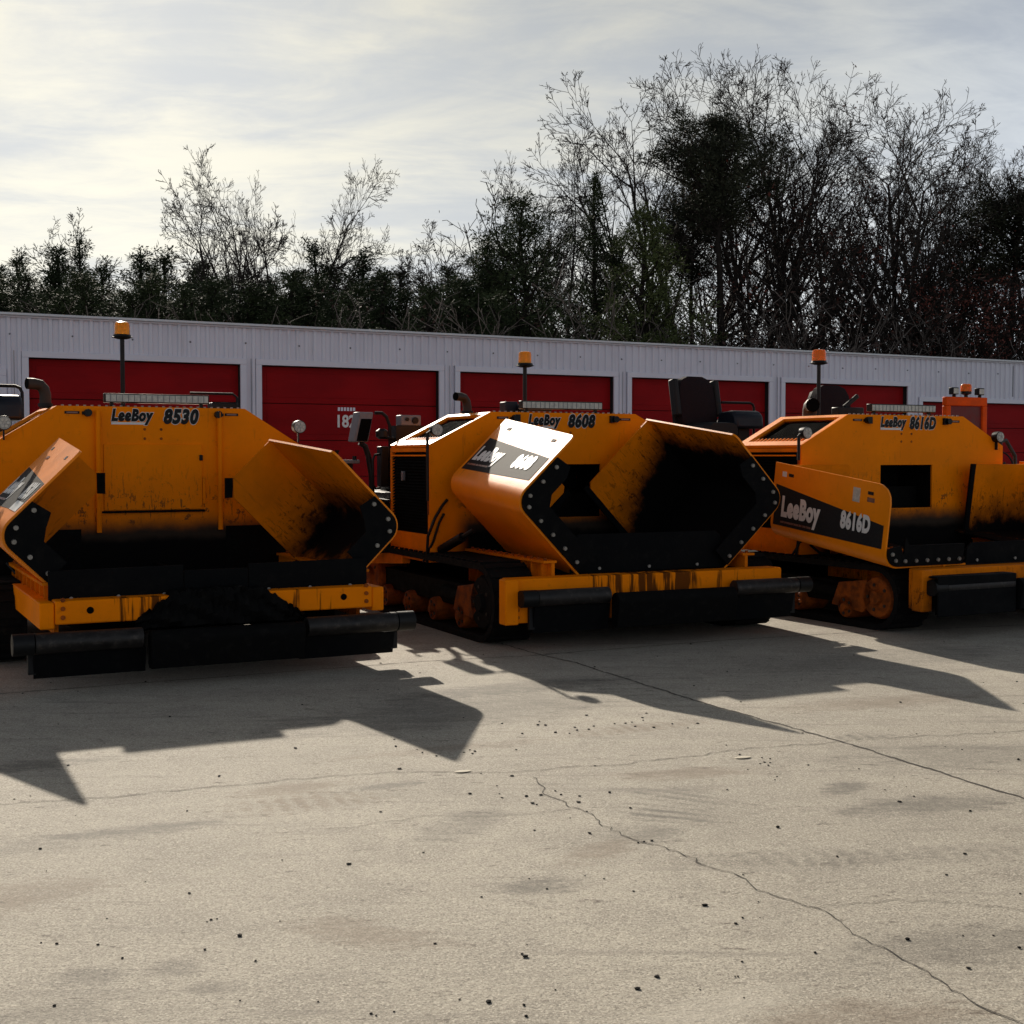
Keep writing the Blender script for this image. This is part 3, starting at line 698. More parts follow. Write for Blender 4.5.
part('camera_box',MB().box(-.36,-.22,2.5,2.65,2.025,2.15).cyl((-.20,2.49,2.085),(-.20,2.40,2.085),.045,14).box(-.215,.20,2.55,2.62,2.06,2.13),M['navy'],p2,bevel=.012)
# paver 8616D
seat(p3,-.62,4.4,1.90,R(6),.56)
seat(p3,.86,3.7,1.80,R(-4),.52,False)
control_console(p3,-.13,4.4,1.93,.42,.42,.22)
handrail(p3,bent(-.41,.08,4.4,1.22,2.245))
part('camera_box',MB().box(-.26,.10,2.5,2.62,2.025,2.13).bar((-.13,2.56,2.13),(.06,2.56,2.26),.035,.05),M['black'],p3,bevel=.01)
part('mirror_post',MB().cyl((1.43,1.82,1.40),(1.43,1.82,1.78),.028,12),M['black'],p3)
handrail(p3,[(1.46,2.2,1.52),(1.62,2.2,1.62),(1.78,2.2,1.74),(1.95,2.2,1.78),(2.1,2.2,1.6),(2.12,2.2,1.2)],.022,'steel')

# ------------------------------------------------------------------ the roller behind the third paver
rl=empty('road_roller',(7.66,21.0,0),YAW); tag(rl,'red orange road roller with beacon and work lights on its frame behind the third paver','roller')
b=part('roller_body',MB().prismx([(-1.6,.55),(-1.6,.95),(-.6,1.12),(-.55,1.02),(.45,1.02),(.5,1.22),(1.5,1.12),(1.6,.9),(1.6,.55)],-.55,.55),M['red'],rl,bevel=.03)
for y in (-1.25,1.25):
    d=part('drum',MB().tube([(-.6,y,.45),(-.57,y,.45),(.57,y,.45),(.6,y,.45)],[.42,.45,.45,.42],32),M['steel'],rl)
    part('drum_yoke',MB().box(-.68,-.62,y-.12,y+.12,.35,.9).box(.62,.68,y-.12,y+.12,.35,.9),M['red'],d,bevel=.01)
f=MB().box(-.46,-.36,.42,.52,1.0,2.42).box(.36,.46,.42,.52,1.0,2.42).box(-.46,.46,.42,.52,2.421,2.565)
fr=part('roll_frame',f,M['red'],rl,bevel=.012)
part('roll_frame_mesh',MB().box(-.355,.355,.46,.47,1.3,2.415),M['redmesh'],fr)
seat(rl,0,.15,1.35,0,.46)
part('steering_wheel',MB().tube([(.19*math.cos(R(a)),-.35+.08*math.sin(R(a)),1.5+.17*math.sin(R(a))) for a in range(0,361,20)],.014,8).cyl((0,-.35,1.5),(0,-.45,1.05),.025,10),M['black'],rl)
for x in (-.25,.33):
    l=part('work_light',MB().box(x-.07,x+.07,.43,.52,2.605,2.72).cyl((x,.47,2.566),(x,.47,2.604),.03,10),M['black'],rl,bevel=.01)
    part('lens',MB().box(x-.052,x+.052,.421,.429,2.618,2.703),M['barlens'],l)
o=part('beacon',MB().tube([(.02,.47,2.546),(.02,.47,2.60),(.02,.47,2.62),(.02,.47,2.66)],[.03,.03,.085,.085],18),M['black'],rl)
part('beacon_lens',MB().tube([(.02,.47,2.661),(.02,.47,2.75),(.02,.47,2.775),(.02,.47,2.785)],[.09,.09,.075,.04],20),M['amber2'],o)

# ------------------------------------------------------------------ storage building
BW=(-7.40,19.97); PITCH=3.66; DW=3.28
t=NT('corrugated_white_steel'); n=t.noise(.8,5,.6); st=t.noise(2,5,.6,t.mapping((3,3,.35)))
c=t.mix(t.rng(n,.3,.7),(.60,.60,.68),(.68,.68,.76)); c=t.mix(t.math('MULTIPLY',t.rng(st,.55,.75),.35),c,(.36,.35,.36)); M['wall']=t.set(c,.45,0.0)
t=NT('white_trim'); n=t.noise(3,4); M['trim']=t.set(t.mix(n,(.61,.61,.69),(.69,.69,.77)),.42)
t=NT('red_door'); n=t.noise(1.3,5,.6,t.mapping((.6,1,1.6))); M['door']=t.set(t.mix(t.rng(n,.3,.7),(.215,.004,.006),(.29,.005,.007)),.55,None,.08)
t=NT('galvanised_roof'); n=t.noise(2,4); M['roof']=t.set(t.mix(n,(.45,.46,.48),(.55,.56,.58)),.4,.3)
M['dark']=worn('dark_gap',(.01,.01,.01),.9)
bd=empty('storage_building',(BW[0],BW[1],0),YAW); tag(bd,'long low white corrugated metal storage building with red overhead doors','building')
EAVE=3.735; DT=3.106; X0,X1=-26.0,38.0
DX=[(0,3.29),(3.65,6.87),(7.28,10.51),(10.91,14.22),(14.63,17.99)]
doors=[(a,b,DT) for a,b in DX]+[(18.43,22.1,2.79)]+[(-4.05,-.42,2.82)]+[(-8.6-k*PITCH,-8.6-k*PITCH+DW,DT) for k in range(4)]+[(26.0+k*PITCH,26.0+k*PITCH+DW,DT) for k in range(3)]
doors.sort()
def ribbed(mb,x0,x1,z0,z1,p=.152,d=.028):
    xs=[];k=math.floor(x0/p)
    pts=[]
    x=k*p
    while x<x1+p:
        for a,dep in ((0,0),(.30,0),(.42,1),(.88,1)):
            pts.append((x+a*p,-d*(1-dep)))
        x+=p
    pts=[q for q in pts if x0<=q[0]<=x1]
    pts=[(x0,0)]+pts+[(x1,0)]
    vs=[(x,y,z) for z in (z0,z1) for x,y in pts]; n=len(pts)
    mb.add(vs,[(i,i+1,n+i+1,n+i) for i in range(n-1)])
wl=MB(); prev=X0
for a,b,h in doors:
    ribbed(wl,prev,a-.10,0,DT+.10); 
    ribbed(wl,a-.10,b+.10,h+.10,DT+.10) if h<DT else None
    prev=b+.10
ribbed(wl,prev,X1,0,DT+.10); ribbed(wl,X0,X1,DT+.10,EAVE)
o=link('wall',wl.mesh('wall',M['wall'],smooth=False,recalc=False),bd)
part('end_wall',MB().box(X0-.04,X0-.001,.0,6,0,EAVE).box(X1+.001,X1+.04,.0,6,0,EAVE).box(X0,X1,5.96,6,0,EAVE-.3),M['wall'],bd)
part('roof',MB().prismx([(-.12,EAVE+.002),(-.12,EAVE+.035),(6.1,EAVE-.20),(6.1,EAVE-.24)],X0-.1,X1+.1),M['roof'],bd)
g=MB(); g.box(X0,X1,-.050,-.0295,EAVE-.03,EAVE)
part('eave_trim',g,M['trim'],bd,bevel=.006)
sc=MB()
rng=random.Random(3)
x=-3
while x<26: 
    sc.tube([(x,-.042,3.45+rng.uniform(-.02,.02)),(x,-.030,3.45)],.014,6); x+=.912
part('panel_screws',sc,M['grey'],bd)
for x in (-.21,3.47,7.08,10.71,14.43): 
    part('panel_seam',MB().box(x-.004,x+.004,-.034,-.0285,0,DT+.1),M['grey'],bd)
part('panel_seam',MB().box(21.2-.01,21.2+.01,-.036,-.0285,2.95,EAVE-.08),M['grey'],bd)
for i,(a,b,h) in enumerate(doors):
    d=MB(); nsec=5
    for k in range(nsec):
        z0=.02+(h-.02)*k/nsec; z1=.02+(h-.02)*(k+1)/nsec-.012
        d.box(a+.002,b-.002,.10,.14,z0,z1)
        d.box(a+.12,b-.12,.094,.0995,z0+.10,z1-.10)
    dp=part('overhead_door',d,M['door'],bd,bevel=.004)
    part('door_recess',MB().box(a,b,.16,.17,0,h).box(a-.01,a-.0005,.0,.16,0,h).box(b+.0005,b+.01,.0,.16,0,h).box(a,b,.0,.16,h-.0,h+.01),M['dark'],dp)
    tr=MB().box(a-.10,a,-.045,-.002,0,h).box(b,b+.10,-.045,-.002,0,h).box(a-.10,b+.10,-.045,-.002,h,h+.10)
    part('door_trim',tr,M['trim'],bd,bevel=.006)
    part('pull_handle',MB().box((a+b)/2-.08,(a+b)/2+.08,.06,.093,.35,.38),M['black'],dp)
    if abs(a-3.65)<.01:
        part('door_number',mapped(text_mb('182',.29,.03,0,.86),lambda x,y,z:(4.97+x,.091,2.10+y)),M['white'],dp,smooth=False)
        mk=MB()
        for k in range(6): mk.box(5.02+k*.055,5.06+k*.055,.0905,.0935,2.375,2.435)
        part('small_marking',mk,M['trim'],dp)
# ------------------------------------------------------------------ ground
def gmat():
    t=NT('concrete_yard'); 
    big=t.noise(.33,7,.6); mid=t.noise(2.6,7,.62); fine=t.noise(34,4,.75); grit=t.noise(120,3,.7)
    vo=t.n('ShaderNodeTexVoronoi'); vo.inputs['Scale'].default_value=150; t.l(t.coord(),vo.inputs['Vector'])
    c=t.mix(t.rng(big,.3,.7),(.320,.287,.232),(.435,.395,.320))
    c=t.mix(t.math('MULTIPLY',t.rng(mid,.42,.66),.55),c,(.235,.208,.168)); c=t.mix(t.math('MULTIPLY',t.rng(t.noise(1.1,8,.72),.52,.68),.40),c,(.21,.185,.15))
    c=t.mix(t.math('MULTIPLY',t.rng(fine,.42,.68),.42),c,(.20,.175,.14))
    c=t.mix(t.math('MULTIPLY',t.rng(grit,.53,.66),.75),c,(.56,.51,.43))
    c=t.mix(t.math('MULTIPLY',t.rng(grit,.47,.34),.75),c,(.15,.13,.105))
    gv=t.sep(vo.outputs['Color'])[0]
    c=t.mix(t.rng(gv,.80,.97,0,.55,False),c,(.60,.55,.46)); c=t.mix(t.rng(gv,.22,.03,0,.60,False),c,(.13,.115,.095))
    # faint drag marks along the row of machines
    v=t.mapping((.35,3.2,1),(0,0,-YAW)); s=t.noise(2.2,6,.65,v)
    c=t.mix(t.math('MULTIPLY',t.rng(s,.54,.70),.48),c,(.17,.15,.125))
    # stains and tyre scuffs, each with its own place, size and direction (x, y, half length, half width, degrees, strength, colour)
    bars={(.68,5.75),(.78,6.05),(-.95,5.95),(1.15,5.10),(1.75,5.16),(.75,7.6),(2.0,7.35)}
    dk=(.085,.075,.062); br=(.17,.125,.085); pale=(.48,.44,.37)
    stains=[(-.95,5.95,.42,.18,20,.75,br),(-1.05,6.2,.35,.12,24,.7,br),(-.6,6.25,.30,.06,26,.7,dk),(.68,5.75,.20,.25,70,.8,dk),(.78,6.05,.16,.3,60,.6,dk),(.55,5.45,.25,.14,20,.55,dk),
            (1.15,5.10,.55,.13,8,.5,dk),(1.75,5.16,.5,.13,6,.4,dk),(.10,4.78,.22,.10,12,.75,dk),(-1.30,3.92,.14,.10,10,.55,dk),(-1.05,4.0,.10,.08,0,.5,dk),(-.9,3.85,.1,.07,0,.5,dk),
            (-1.35,3.65,.3,.1,12,.45,dk),(.62,3.72,.35,.10,28,.55,pale),(2.6,6.9,1.2,.3,10,.45,dk),(2.0,7.35,.25,.09,10,.6,dk),(-2.2,5.2,.7,.15,18,.35,dk),(.75,7.6,.55,.12,24,.65,br),(-.35,7.05,.8,.1,22,.4,br),
            (-1.9,4.6,.5,.2,30,.6,br),(-.5,4.3,.35,.12,-20,.6,br),(.35,5.2,.3,.1,50,.6,br),(1.9,5.9,.6,.16,14,.7,dk),(2.3,4.6,.4,.2,-10,.6,br),(-1.6,5.5,.5,.1,22,.7,dk),(.9,6.5,.5,.12,12,.7,br),(-.2,5.6,.4,.16,60,.5,dk),(1.0,3.6,.4,.2,10,.6,br),(-2.6,6.6,.8,.12,26,.7,dk),(1.6,6.2,.2,.1,45,.8,dk),(.0,8.9,1.2,.25,27,.7,dk),(2.4,8.4,.9,.2,20,.6,br),
            (1.5,4.2,.6,.18,15,.5,dk),(-.3,8.1,1.6,.5,27,.5,dk),(3.0,10.2,1.8,.5,27,.4,dk)]
    pn=t.math('ADD',t.math('MULTIPLY',t.noise(4.5,8,.78,t.mapping((1,2.6,1),(0,0,-.35))),.75),t.math('MULTIPLY',fine,.25))
    for (x,y,a,b,deg,k,col) in stains:
        m=t.n('ShaderNodeMapping',vector_type='TEXTURE'); t.l(t.coord(),m.inputs[0])
        m.inputs['Location'].default_value=(x,y,0); m.inputs['Rotation'].default_value=(0,0,R(deg)); m.inputs['Scale'].default_value=(a*1.5,b*1.7,1)
        ln=t.n('ShaderNodeVectorMath',operation='LENGTH'); t.l(m.outputs[0],ln.inputs[0])
        e=t.rng(ln.outputs['Value'],1.0,.15)
        f=t.math('MULTIPLY',t.rng(t.math('ADD',t.math('MULTIPLY',e,.27),pn),.565,.82),k*.9)
        if (x,y) in bars:                      # the cross bars of a tyre tread
            u=t.sep(m.outputs[0])[0]; wv=t.math('SINE',t.math('MULTIPLY',t.math('ADD',u,t.math('MULTIPLY',pn,.40)),a*1.5*2*math.pi/.085))
            f=t.math('MULTIPLY',f,t.rng(wv,-.7,.8,.30,1.1))
        c=t.mix(f,c,col)
    h=t.math('ADD',t.math('MULTIPLY',grit,.6),fine)
    t.bump(h,.7,.006)
    return t.set(c,.86)
gm=gmat()
gr=link('ground',MB().add([(-320,-40,0),(320,-40,0),(320,420,0),(-320,420,0)],[(0,1,2,3)]).mesh('ground',gm,False,False)); tag(gr,kind='structure')
t=NT('leaf_litter'); n=t.noise(1.5,6,.7); t.set(t.mix(n,(.05,.04,.025),(.12,.09,.06)),.95)
c_,s_=math.cos(YAW),math.sin(YAW)
def bl(x,y,z=0): return (BW[0]+x*c_-y*s_,BW[1]+x*s_+y*c_,z)
wf=link('woodland_floor',MB().add([bl(-150,9,.004),bl(200,9,.004),bl(200,260,.004),bl(-150,260,.004)],[(0,1,2,3)]).mesh('woodland_floor',t.mat,False,False)); tag(wf,kind='structure')
def ribbon(name,pts,w,jit,seed):
    r=random.Random(seed); P=[]
    for (a,b) in zip(pts,pts[1:]):
        a=Vector(a);b=Vector(b);n=max(2,int((b-a).length/.035))
        for k in range(n): P.append(a.lerp(b,k/n))
    P.append(Vector(pts[-1])); vs=[]; off=0
    for i,p in enumerate(P):
        d=(P[min(i+1,len(P)-1)]-P[max(i-1,0)]).normalized(); nn=Vector((-d.y,d.x)); off=off*.72+r.gauss(0,jit)
        ww=w*r.uniform(.45,1.3)
        for e in (-1,1): q=p+nn*(off+e*ww/2); vs.append((q.x,q.y,.003))
    fs=[(2*i,2*i+2,2*i+3,2*i+1) for i in range(len(P)-1)]
    o=link(name,MB().add(vs,fs).mesh(name,M['crack'],False,False)); tag(o,kind='structure'); return o
t=NT('crack_dirt'); n=t.noise(8,5); t.set(t.mix(n,(.018,.015,.012),(.07,.058,.045)),.95); M['crack']=t.mat
JA=[(-2.3,15.2),(0.23,10.4),(0.49,10.0),(0.9,9.11),(1.22,8.4),(1.55,7.77),(1.92,7.09),(2.17,6.53),(2.39,6.01),(3.1,4.4)]
JB=[(-9,5.7),(-3.45,8.69),(-2.68,9.07),(-0.72,10.05),(0.23,10.4),(1.9,11.26),(2.86,11.64),(4.85,12.26),(9,13.9)]
JC=[(0.1,6.42),(0.16,6.13),(0.31,5.85),(0.46,5.47),(0.67,5.15),(0.8,4.94),(0.93,4.7),(1.11,4.47),(1.2,4.28),(1.25,4.07),(1.31,3.83),(1.41,3.63),(1.7,3.1)]
JD=[(-4.5,5.1),(-2.34,5.88),(-1.8,6.08),(-1.28,6.3),(-0.57,6.53),(0.04,6.53),(0.78,6.79),(1.36,7.07),(1.96,7.27),(2.98,7.51),(6,8.6)]
ribbon('pavement_joint',JA,.015,.005,1); ribbon('pavement_joint',JB,.013,.005,2); ribbon('pavement_crack',JC,.0052,.012,3); ribbon('pavement_crack',JD,.0055,.010,4); ribbon('pavement_crack',[(1.05,4.55),(1.4,4.62),(1.9,4.5),(2.6,4.7)],.003,.010,6); ribbon('pavement_crack',[(.31,5.85),(.0,5.7),(-.35,5.72),(-.8,5.5)],.003,.010,7)
# ------------------------------------------------------------------ loose crumbs
def crumb_mesh(seed,mat):
    r=random.Random(seed); bm=bmesh.new(); bmesh.ops.create_icosphere(bm,subdivisions=1,radius=1)
    for v in bm.verts: v.co*=r.uniform(.65,1.15); v.co.z=max(-.25,v.co.z*.65)
    me=bpy.data.meshes.new('crumb'); bm.to_mesh(me); bm.free(); me.materials.append(mat)
    for v in me.vertices: v.co.z+=.25
    return me
cm=[crumb_mesh(k,M['tar']) for k in range(5)]
rng=random.Random(11)
big=[(57,944,3),(41,943,2.0),(98,945,3),(211,920,3),(207,922,2),(217,919,1.8),(435,944,3.2),(502,798,2.4),(644,842,3),(652,841,3),(638,843,2.2),(762,758,2.0),(770,759,2),(775,780,2),(727,790,2),(585,876,1.6),(529,879,2.4),(604,879,1.8),(743,875,2),(738,977,2.4),(742,962,2.2),(735,977,1.6),(760,918,1.4),(420,673,1.6),(481,774,1.8),(497,786,1.6),(378,690,1.6),(371,1014,3),(394,1012,2.4),(376,1016,2.2),(240,1001,1.8),(318,1002,2),(700,990,1.6),(744,998,1.8),(550,918,1.2),(527,945,1.6),(1020,894,2),(945,747,1.6),(962,750,1.8),(998,772,1.4),(906,787,1.4),(885,790,1.4)]
F_,HZ_=1300.0,456.0
spots=[]
pt=math.atan(56/1300)
for px,py,s in big:
    y=-(py-512)/F_; d=(1.6)/(math.sin(pt)-y*math.cos(pt)); spots.append(((px-512)/F_*d,(math.cos(pt)+y*math.sin(pt))*d,s*d/F_*.62))
for k in range(150):
    y=3.2+8*rng.random()**1.3; x=rng.uniform(-.44,.44)*y; spots.append((x,y,rng.choice((.004,.006,.006,.008,.011))))
for (cx,cy) in ((.42,7.6),(-.3,6.9),(.1,6.0),(1.3,6.6),(.9,7.75)):
    for k in range(9): spots.append((cx+rng.gauss(0,.22),cy+rng.gauss(0,.12),rng.uniform(.005,.011)))
proto=None
for i,(x,y,s) in enumerate(spots):
    if proto is None:
        c=bpy.data.objects.new('asphalt_crumb',cm[0]); proto=c
        tag(c,'small black crumb of asphalt lying loose on the pale concrete','crumb','crumbs of asphalt scattered on the concrete')
    else: c=proto.copy(); c.data=cm[i%5]
    COL.objects.link(c); c.location=(x,y,.001); c.scale=(s*rng.uniform(.8,1.3),s*rng.uniform(.8,1.3),s*rng.uniform(.6,1)); c.rotation_euler=(0,0,rng.uniform(0,6.3))
t=NT('dry_leaf'); n=t.noise(30,3); M['dryleaf']=t.set(t.mix(n,(.45,.40,.30),(.6,.55,.45)),.8)
for (px,py,s,lab) in ((463,772,.045,'pale dry leaf lying on concrete in front of the first paver shadow'),(743,758,.05,'pale dry leaf lying beside black crumbs near the pavement joint')):
    y=-(py-512)/F_; d=1.6/(math.sin(pt)-y*math.cos(pt)); X=(px-512)/F_*d; Y=(math.cos(pt)+y*math.sin(pt))*d
    lf=MB(); ring=[(math.cos(a)*(1+.12*math.sin(5*a)),math.sin(a)*.45*(1+.15*math.sin(3*a)),.18*abs(math.sin(a))+.06) for a in [k*math.pi/8 for k in range(16)]]
    lf.add([(0,0,.12)]+[(a,b,.02+.2*(z-.06)) for a,b,z in ring],[(0,k+1,(k+1)%16+1) for k in range(16)])
    o=link('dry_leaf',lf.mesh('dry_leaf',M['dryleaf'],True,False),None,(X,Y,.003),(0,0,.4)); o.scale=(s,s,s); tag(o,lab,'leaf')
# ------------------------------------------------------------------ trees
import numpy as np
M['bark']=worn('grey_bark',(.050,.042,.037),.9,0,.4,4,None,0,.1)
M['barkbrush']=worn('brush_bark',(.15,.125,.11),.9,0,.4,4,None,0,.1)
M['barkdark']=worn('dark_bark',(.026,.021,.018),.92,0,.4,4,None,0,.1)
def leafmat(name,a,b):
    t=NT(name); n=t.noise(.9,5,.7); g=t.n('ShaderNodeNewGeometry'); 
    c=t.mix(t.rng(n,.35,.65),a,b); c=t.mix(t.math('MULTIPLY',g.outputs['Random Per Island'],.5),c,tuple(x*.45 for x in a)); t.set(c,.75); t.b.inputs['Specular IOR Level'].default_value=.2
    return t.mat
M['pine']=leafmat('pine_needles',(.030,.043,.019),(.062,.082,.034))
M['pinelight']=leafmat('pine_needles_light',(.065,.085,.026),(.11,.13,.045))
M['pinedark']=leafmat('pine_needles_dark',(.026,.031,.018),(.056,.060,.034))
M['russet']=leafmat('russet_leaves',(.11,.032,.024),(.20,.06,.042))
M['russetdark']=leafmat('dull_russet_leaves',(.050,.028,.022),(.090,.048,.038))
M['drybrown']=leafmat('dry_brown_leaves',(.06,.04,.026),(.10,.07,.045))

def grow_tree(seed,H,leaders=1,fork=.25,fan=25,l1=8,ang=(32,58),limb=.47,maxl=4,rbase=None,up=.030,wob=.085,rmin=.0075,kids=(8,5,4,3),minfrac=.2):
    r=random.Random(seed); polys=[]; tips=[]
    rbase=rbase or H*.0115
    def rand_perp(d):
        v=Vector((r.gauss(0,1),r.gauss(0,1),r.gauss(0,1))); v-=d*v.dot(d); return v.normalized()
    def grow(p,d,L,rad,lvl):
        if lvl>=3: rad=rad*(.8 if lvl==3 else .62)
        n=max(3,min(12,int(L/(H*.03)))) if lvl<3 else 3
        pts=[p.copy()]; rr=[rad]; d=d.normalized()
        ends=[]
        for i in range(n):
            d=(d+Vector((r.gauss(0,wob),r.gauss(0,wob),r.gauss(0,wob*.6)))*(.55,.8,.7,.35,.2)[lvl]+Vector((0,0,up*(1.2 if lvl>0 else .3)))).normalized()
            p=p+d*(L/n); pts.append(p.copy()); f=(i+1)/n
            rr.append(max(rmin,rad*(1-.80*f))); ends.append((p.copy(),d.copy(),f,rr[-1]))
        polys.append((pts,rr,lvl))
        if lvl>=maxl: tips.append((pts[-1],d)); return
        k=kids[min(lvl,3)]; an=ang if lvl<1 else (28,52)
        for j in range(k):
            f=minfrac+(1-minfrac)*(j+r.random())/k if lvl<2 else r.uniform(.15,1)
            i=min(n-1,int(f*n)); q,dd,ff,ra=ends[i]
            a=R(r.uniform(*an)); nd=dd*math.cos(a)+rand_perp(dd)*math.sin(a)
            grow(q,nd,L*(limb if lvl<2 else limb*.95)*r.uniform(.7,1.25)*(1.15-.50*ff),max(rmin,min(ra*.75,rad*.5)),lvl+1)
    h0=H*fork
    if leaders==1: grow(Vector((0,0,0)),Vector((r.gauss(0,.04),r.gauss(0,.04),1)),H*.80,rbase,0)
    else:
        polys.append(([Vector((0,0,0)),Vector((0,0,h0*.5)),Vector((0,0,h0))],[rbase*1.25,rbase*1.05,rbase],0))
        for k in range(leaders):
            az=2*math.pi*k/leaders+r.uniform(-.5,.5); a=R(fan*r.uniform(.55,1.2))
            grow(Vector((0,0,h0*r.uniform(.85,1))),Vector((math.cos(az)*math.sin(a),math.sin(az)*math.sin(a)*.8,math.cos(a))),(H-h0)*r.uniform(.70,.86),rbase*.72,0)
    tr,cr=MB(),MB()
    for pts,rr,lvl in polys:
        if lvl<=1: tr.tube(pts,rr,6 if lvl==0 else 4,False)
        else: cr.tube(pts,rr,3,False)
    return tr,cr,polys,tips
def tufts(mb,r,c,n,rad,bl,bw,up=.25):
    for _ in range(n):
        d=Vector((r.gauss(0,1),r.gauss(0,1),r.gauss(0,1)+up)).normalized(); o=c+d*rad*r.uniform(.0,.75)
        s=d.cross(Vector((r.gauss(0,1),r.gauss(0,1),r.gauss(0,1)))).normalized()*bw*r.uniform(.6,1.2)
        t_=o+d*bl*r.uniform(.6,1.25); m=(o+t_)/2
        mb.add([o,m+s,t_,m-s],[(0,1,2,3)])
def pine(seed,H,kind):
    r=random.Random(seed); tr,cr=MB(),MB()
    lean=Vector((r.gauss(0,.02),r.gauss(0,.02),0)); n=14
    trunkpts=[Vector((0,0,0))+lean*H*(k/n)**1.5*(1)+Vector((r.gauss(0,.03),r.gauss(0,.03),H*.97*k/n)) for k in range(n+1)]
    tr.tube(trunkpts,[H*.014*(1-.88*k/n)+.012 for k in range(n+1)],7,False)
    at=lambda z:trunkpts[min(n,int(z/(H*.97)*n))]+Vector((0,0,z-trunkpts[min(n,int(z/(H*.97)*n))].z))
    if kind=='cone': z0,wid,nb,tn,ts=.06,.20,int(H*11),44,.25
    elif kind=='broad': z0,wid,nb,tn,ts=.03,.33,int(H*13),44,.32
    elif kind=='loblolly': z0,wid,nb,tn,ts=.70,.155,int(H*8),56,.42
    else: z0,wid,nb,tn,ts=.12,.17,int(H*10),44,.27
    for k in range(nb):
        f=(k+r.random())/nb; z=H*(z0+(.985-z0)*f)
        if kind=='loblolly': prof=math.sin(math.pi*min(1,.16+.84*f))**.55*(1.05 if f<.8 else 1-.9*(f-.8)/.2*.55)
        elif kind=='broad': prof=(1-f)**.62*(.55+.45*min(1,f*4))
        else: prof=(1-f)**.72*(.6+.4*min(1,f*5))
        L=max(.25,H*wid*prof*r.uniform(.55,1.25)); az=r.uniform(0,2*math.pi); el=R(r.uniform(5,38)+ (25*f if kind!='loblolly' else 12*f))
        d=Vector((math.cos(az)*math.cos(el),math.sin(az)*math.cos(el),math.sin(el))); p=at(z); pts=[p]; m=5
        for i in range(m):
            d=(d+Vector((r.gauss(0,.10),r.gauss(0,.10),.07+r.gauss(0,.06)))).normalized(); p=p+d*L/m; pts.append(p)
        tr.tube(pts,[max(.012,.010+L*.016*(1-i/m)) for i in range(m+1)],3,False)
        nt=max(2,int(L/(ts*.72)))
        for i in range(nt):
            g=.30+.75*(i+r.random())/nt; g=min(g,1.0); a=pts[min(m-1,int(g*m))].lerp(pts[min(m,int(g*m)+1)],(g*m)%1 if g<1 else 1)
            a=a+Vector((r.gauss(0,.16*L**.5),r.gauss(0,.16*L**.5),r.gauss(.04,.10)))
            tufts(cr,r,a,int(tn*1.25),ts*.85,ts*.34,.015)
    tufts(cr,r,at(H*.97)+Vector((0,0,.0)),26,.16,.3,.016,1.2)
    return tr,cr
def leaves(seed,tips,frac,size,per=3):
    r=random.Random(seed); mb=MB()
    for p,d in tips:
        if r.random()>frac: continue
        for _ in range(per):
            c=p+Vector((r.gauss(0,.13),r.gauss(0,.13),r.gauss(0,.13))); a=Vector((r.gauss(0,1),r.gauss(0,1),r.gauss(0,1))).normalized(); b=a.cross(Vector((r.gauss(0,1),r.gauss(0,1),r.gauss(0,1)))).normalized()
            s=size*r.uniform(.6,1.3); mb.add([c-a*s,c-b*s*.55,c+a*s,c+b*s*.55],[(0,1,2,3)])
    return mb
def brush(seed,H,stems,leaf=None,lf=.3,fan=30):
    r=random.Random(seed); tr,cr=MB(),MB(); tips=[]
    for k in range(stems):
        a,b,c,tp=grow_tree(seed*100+k,H*r.uniform(.55,1.0),1,maxl=2,kids=(8,5,3,2),rbase=H*.0065,up=.04,wob=.13,rmin=.008,limb=.46,minfrac=.12,ang=(22,50))
        ax=R(r.gauss(0,fan*.55)); ay=R(r.gauss(0,fan*.55)); Mx=Matrix.Rotation(ax,3,'X')@Matrix.Rotation(ay,3,'Y'); o=Vector((r.gauss(0,H*.10),r.gauss(0,H*.10),0))
        for src,dst in ((a,tr),(b,cr)): dst.add([Mx@Vector(v)+o for v in src.v],src.f)
        tips+=[(Mx@p+o,d) for p,d in tp]
    lv=leaves(seed,tips,lf,.05,4) if leaf else None
    return tr,cr,lv

VAR={}; PTS={}
def variant(key,H,tr,cr,mats,lv=None,lvm=None):
    H=max(v[2] for v in (cr.v if cr and cr.v else tr.v))
    PTS[key]=np.array((cr.v if cr and cr.v else tr.v)[::5])
    VAR[key]=(H,tr.mesh('trunk',M[mats[0]],True,False,80),cr.mesh('crown',M[mats[1]],False,False) if cr is not None else None,lv.mesh('leaves',M[lvm],False,False) if lv else None)
def plant(key,name,x,y,H,rz,label,cat,group=None,wide=1.0):
    H0,a,b,c=VAR[key]; s=H/H0
    e=empty(name,(x,y,-.02),rz); e.scale=(s*wide,s*wide,s); tag(e,label,cat,group)
    link('trunk',a,e)
    if b: cr=link('crown',b,e)
    if c: link('leaves',c,e)
    return e
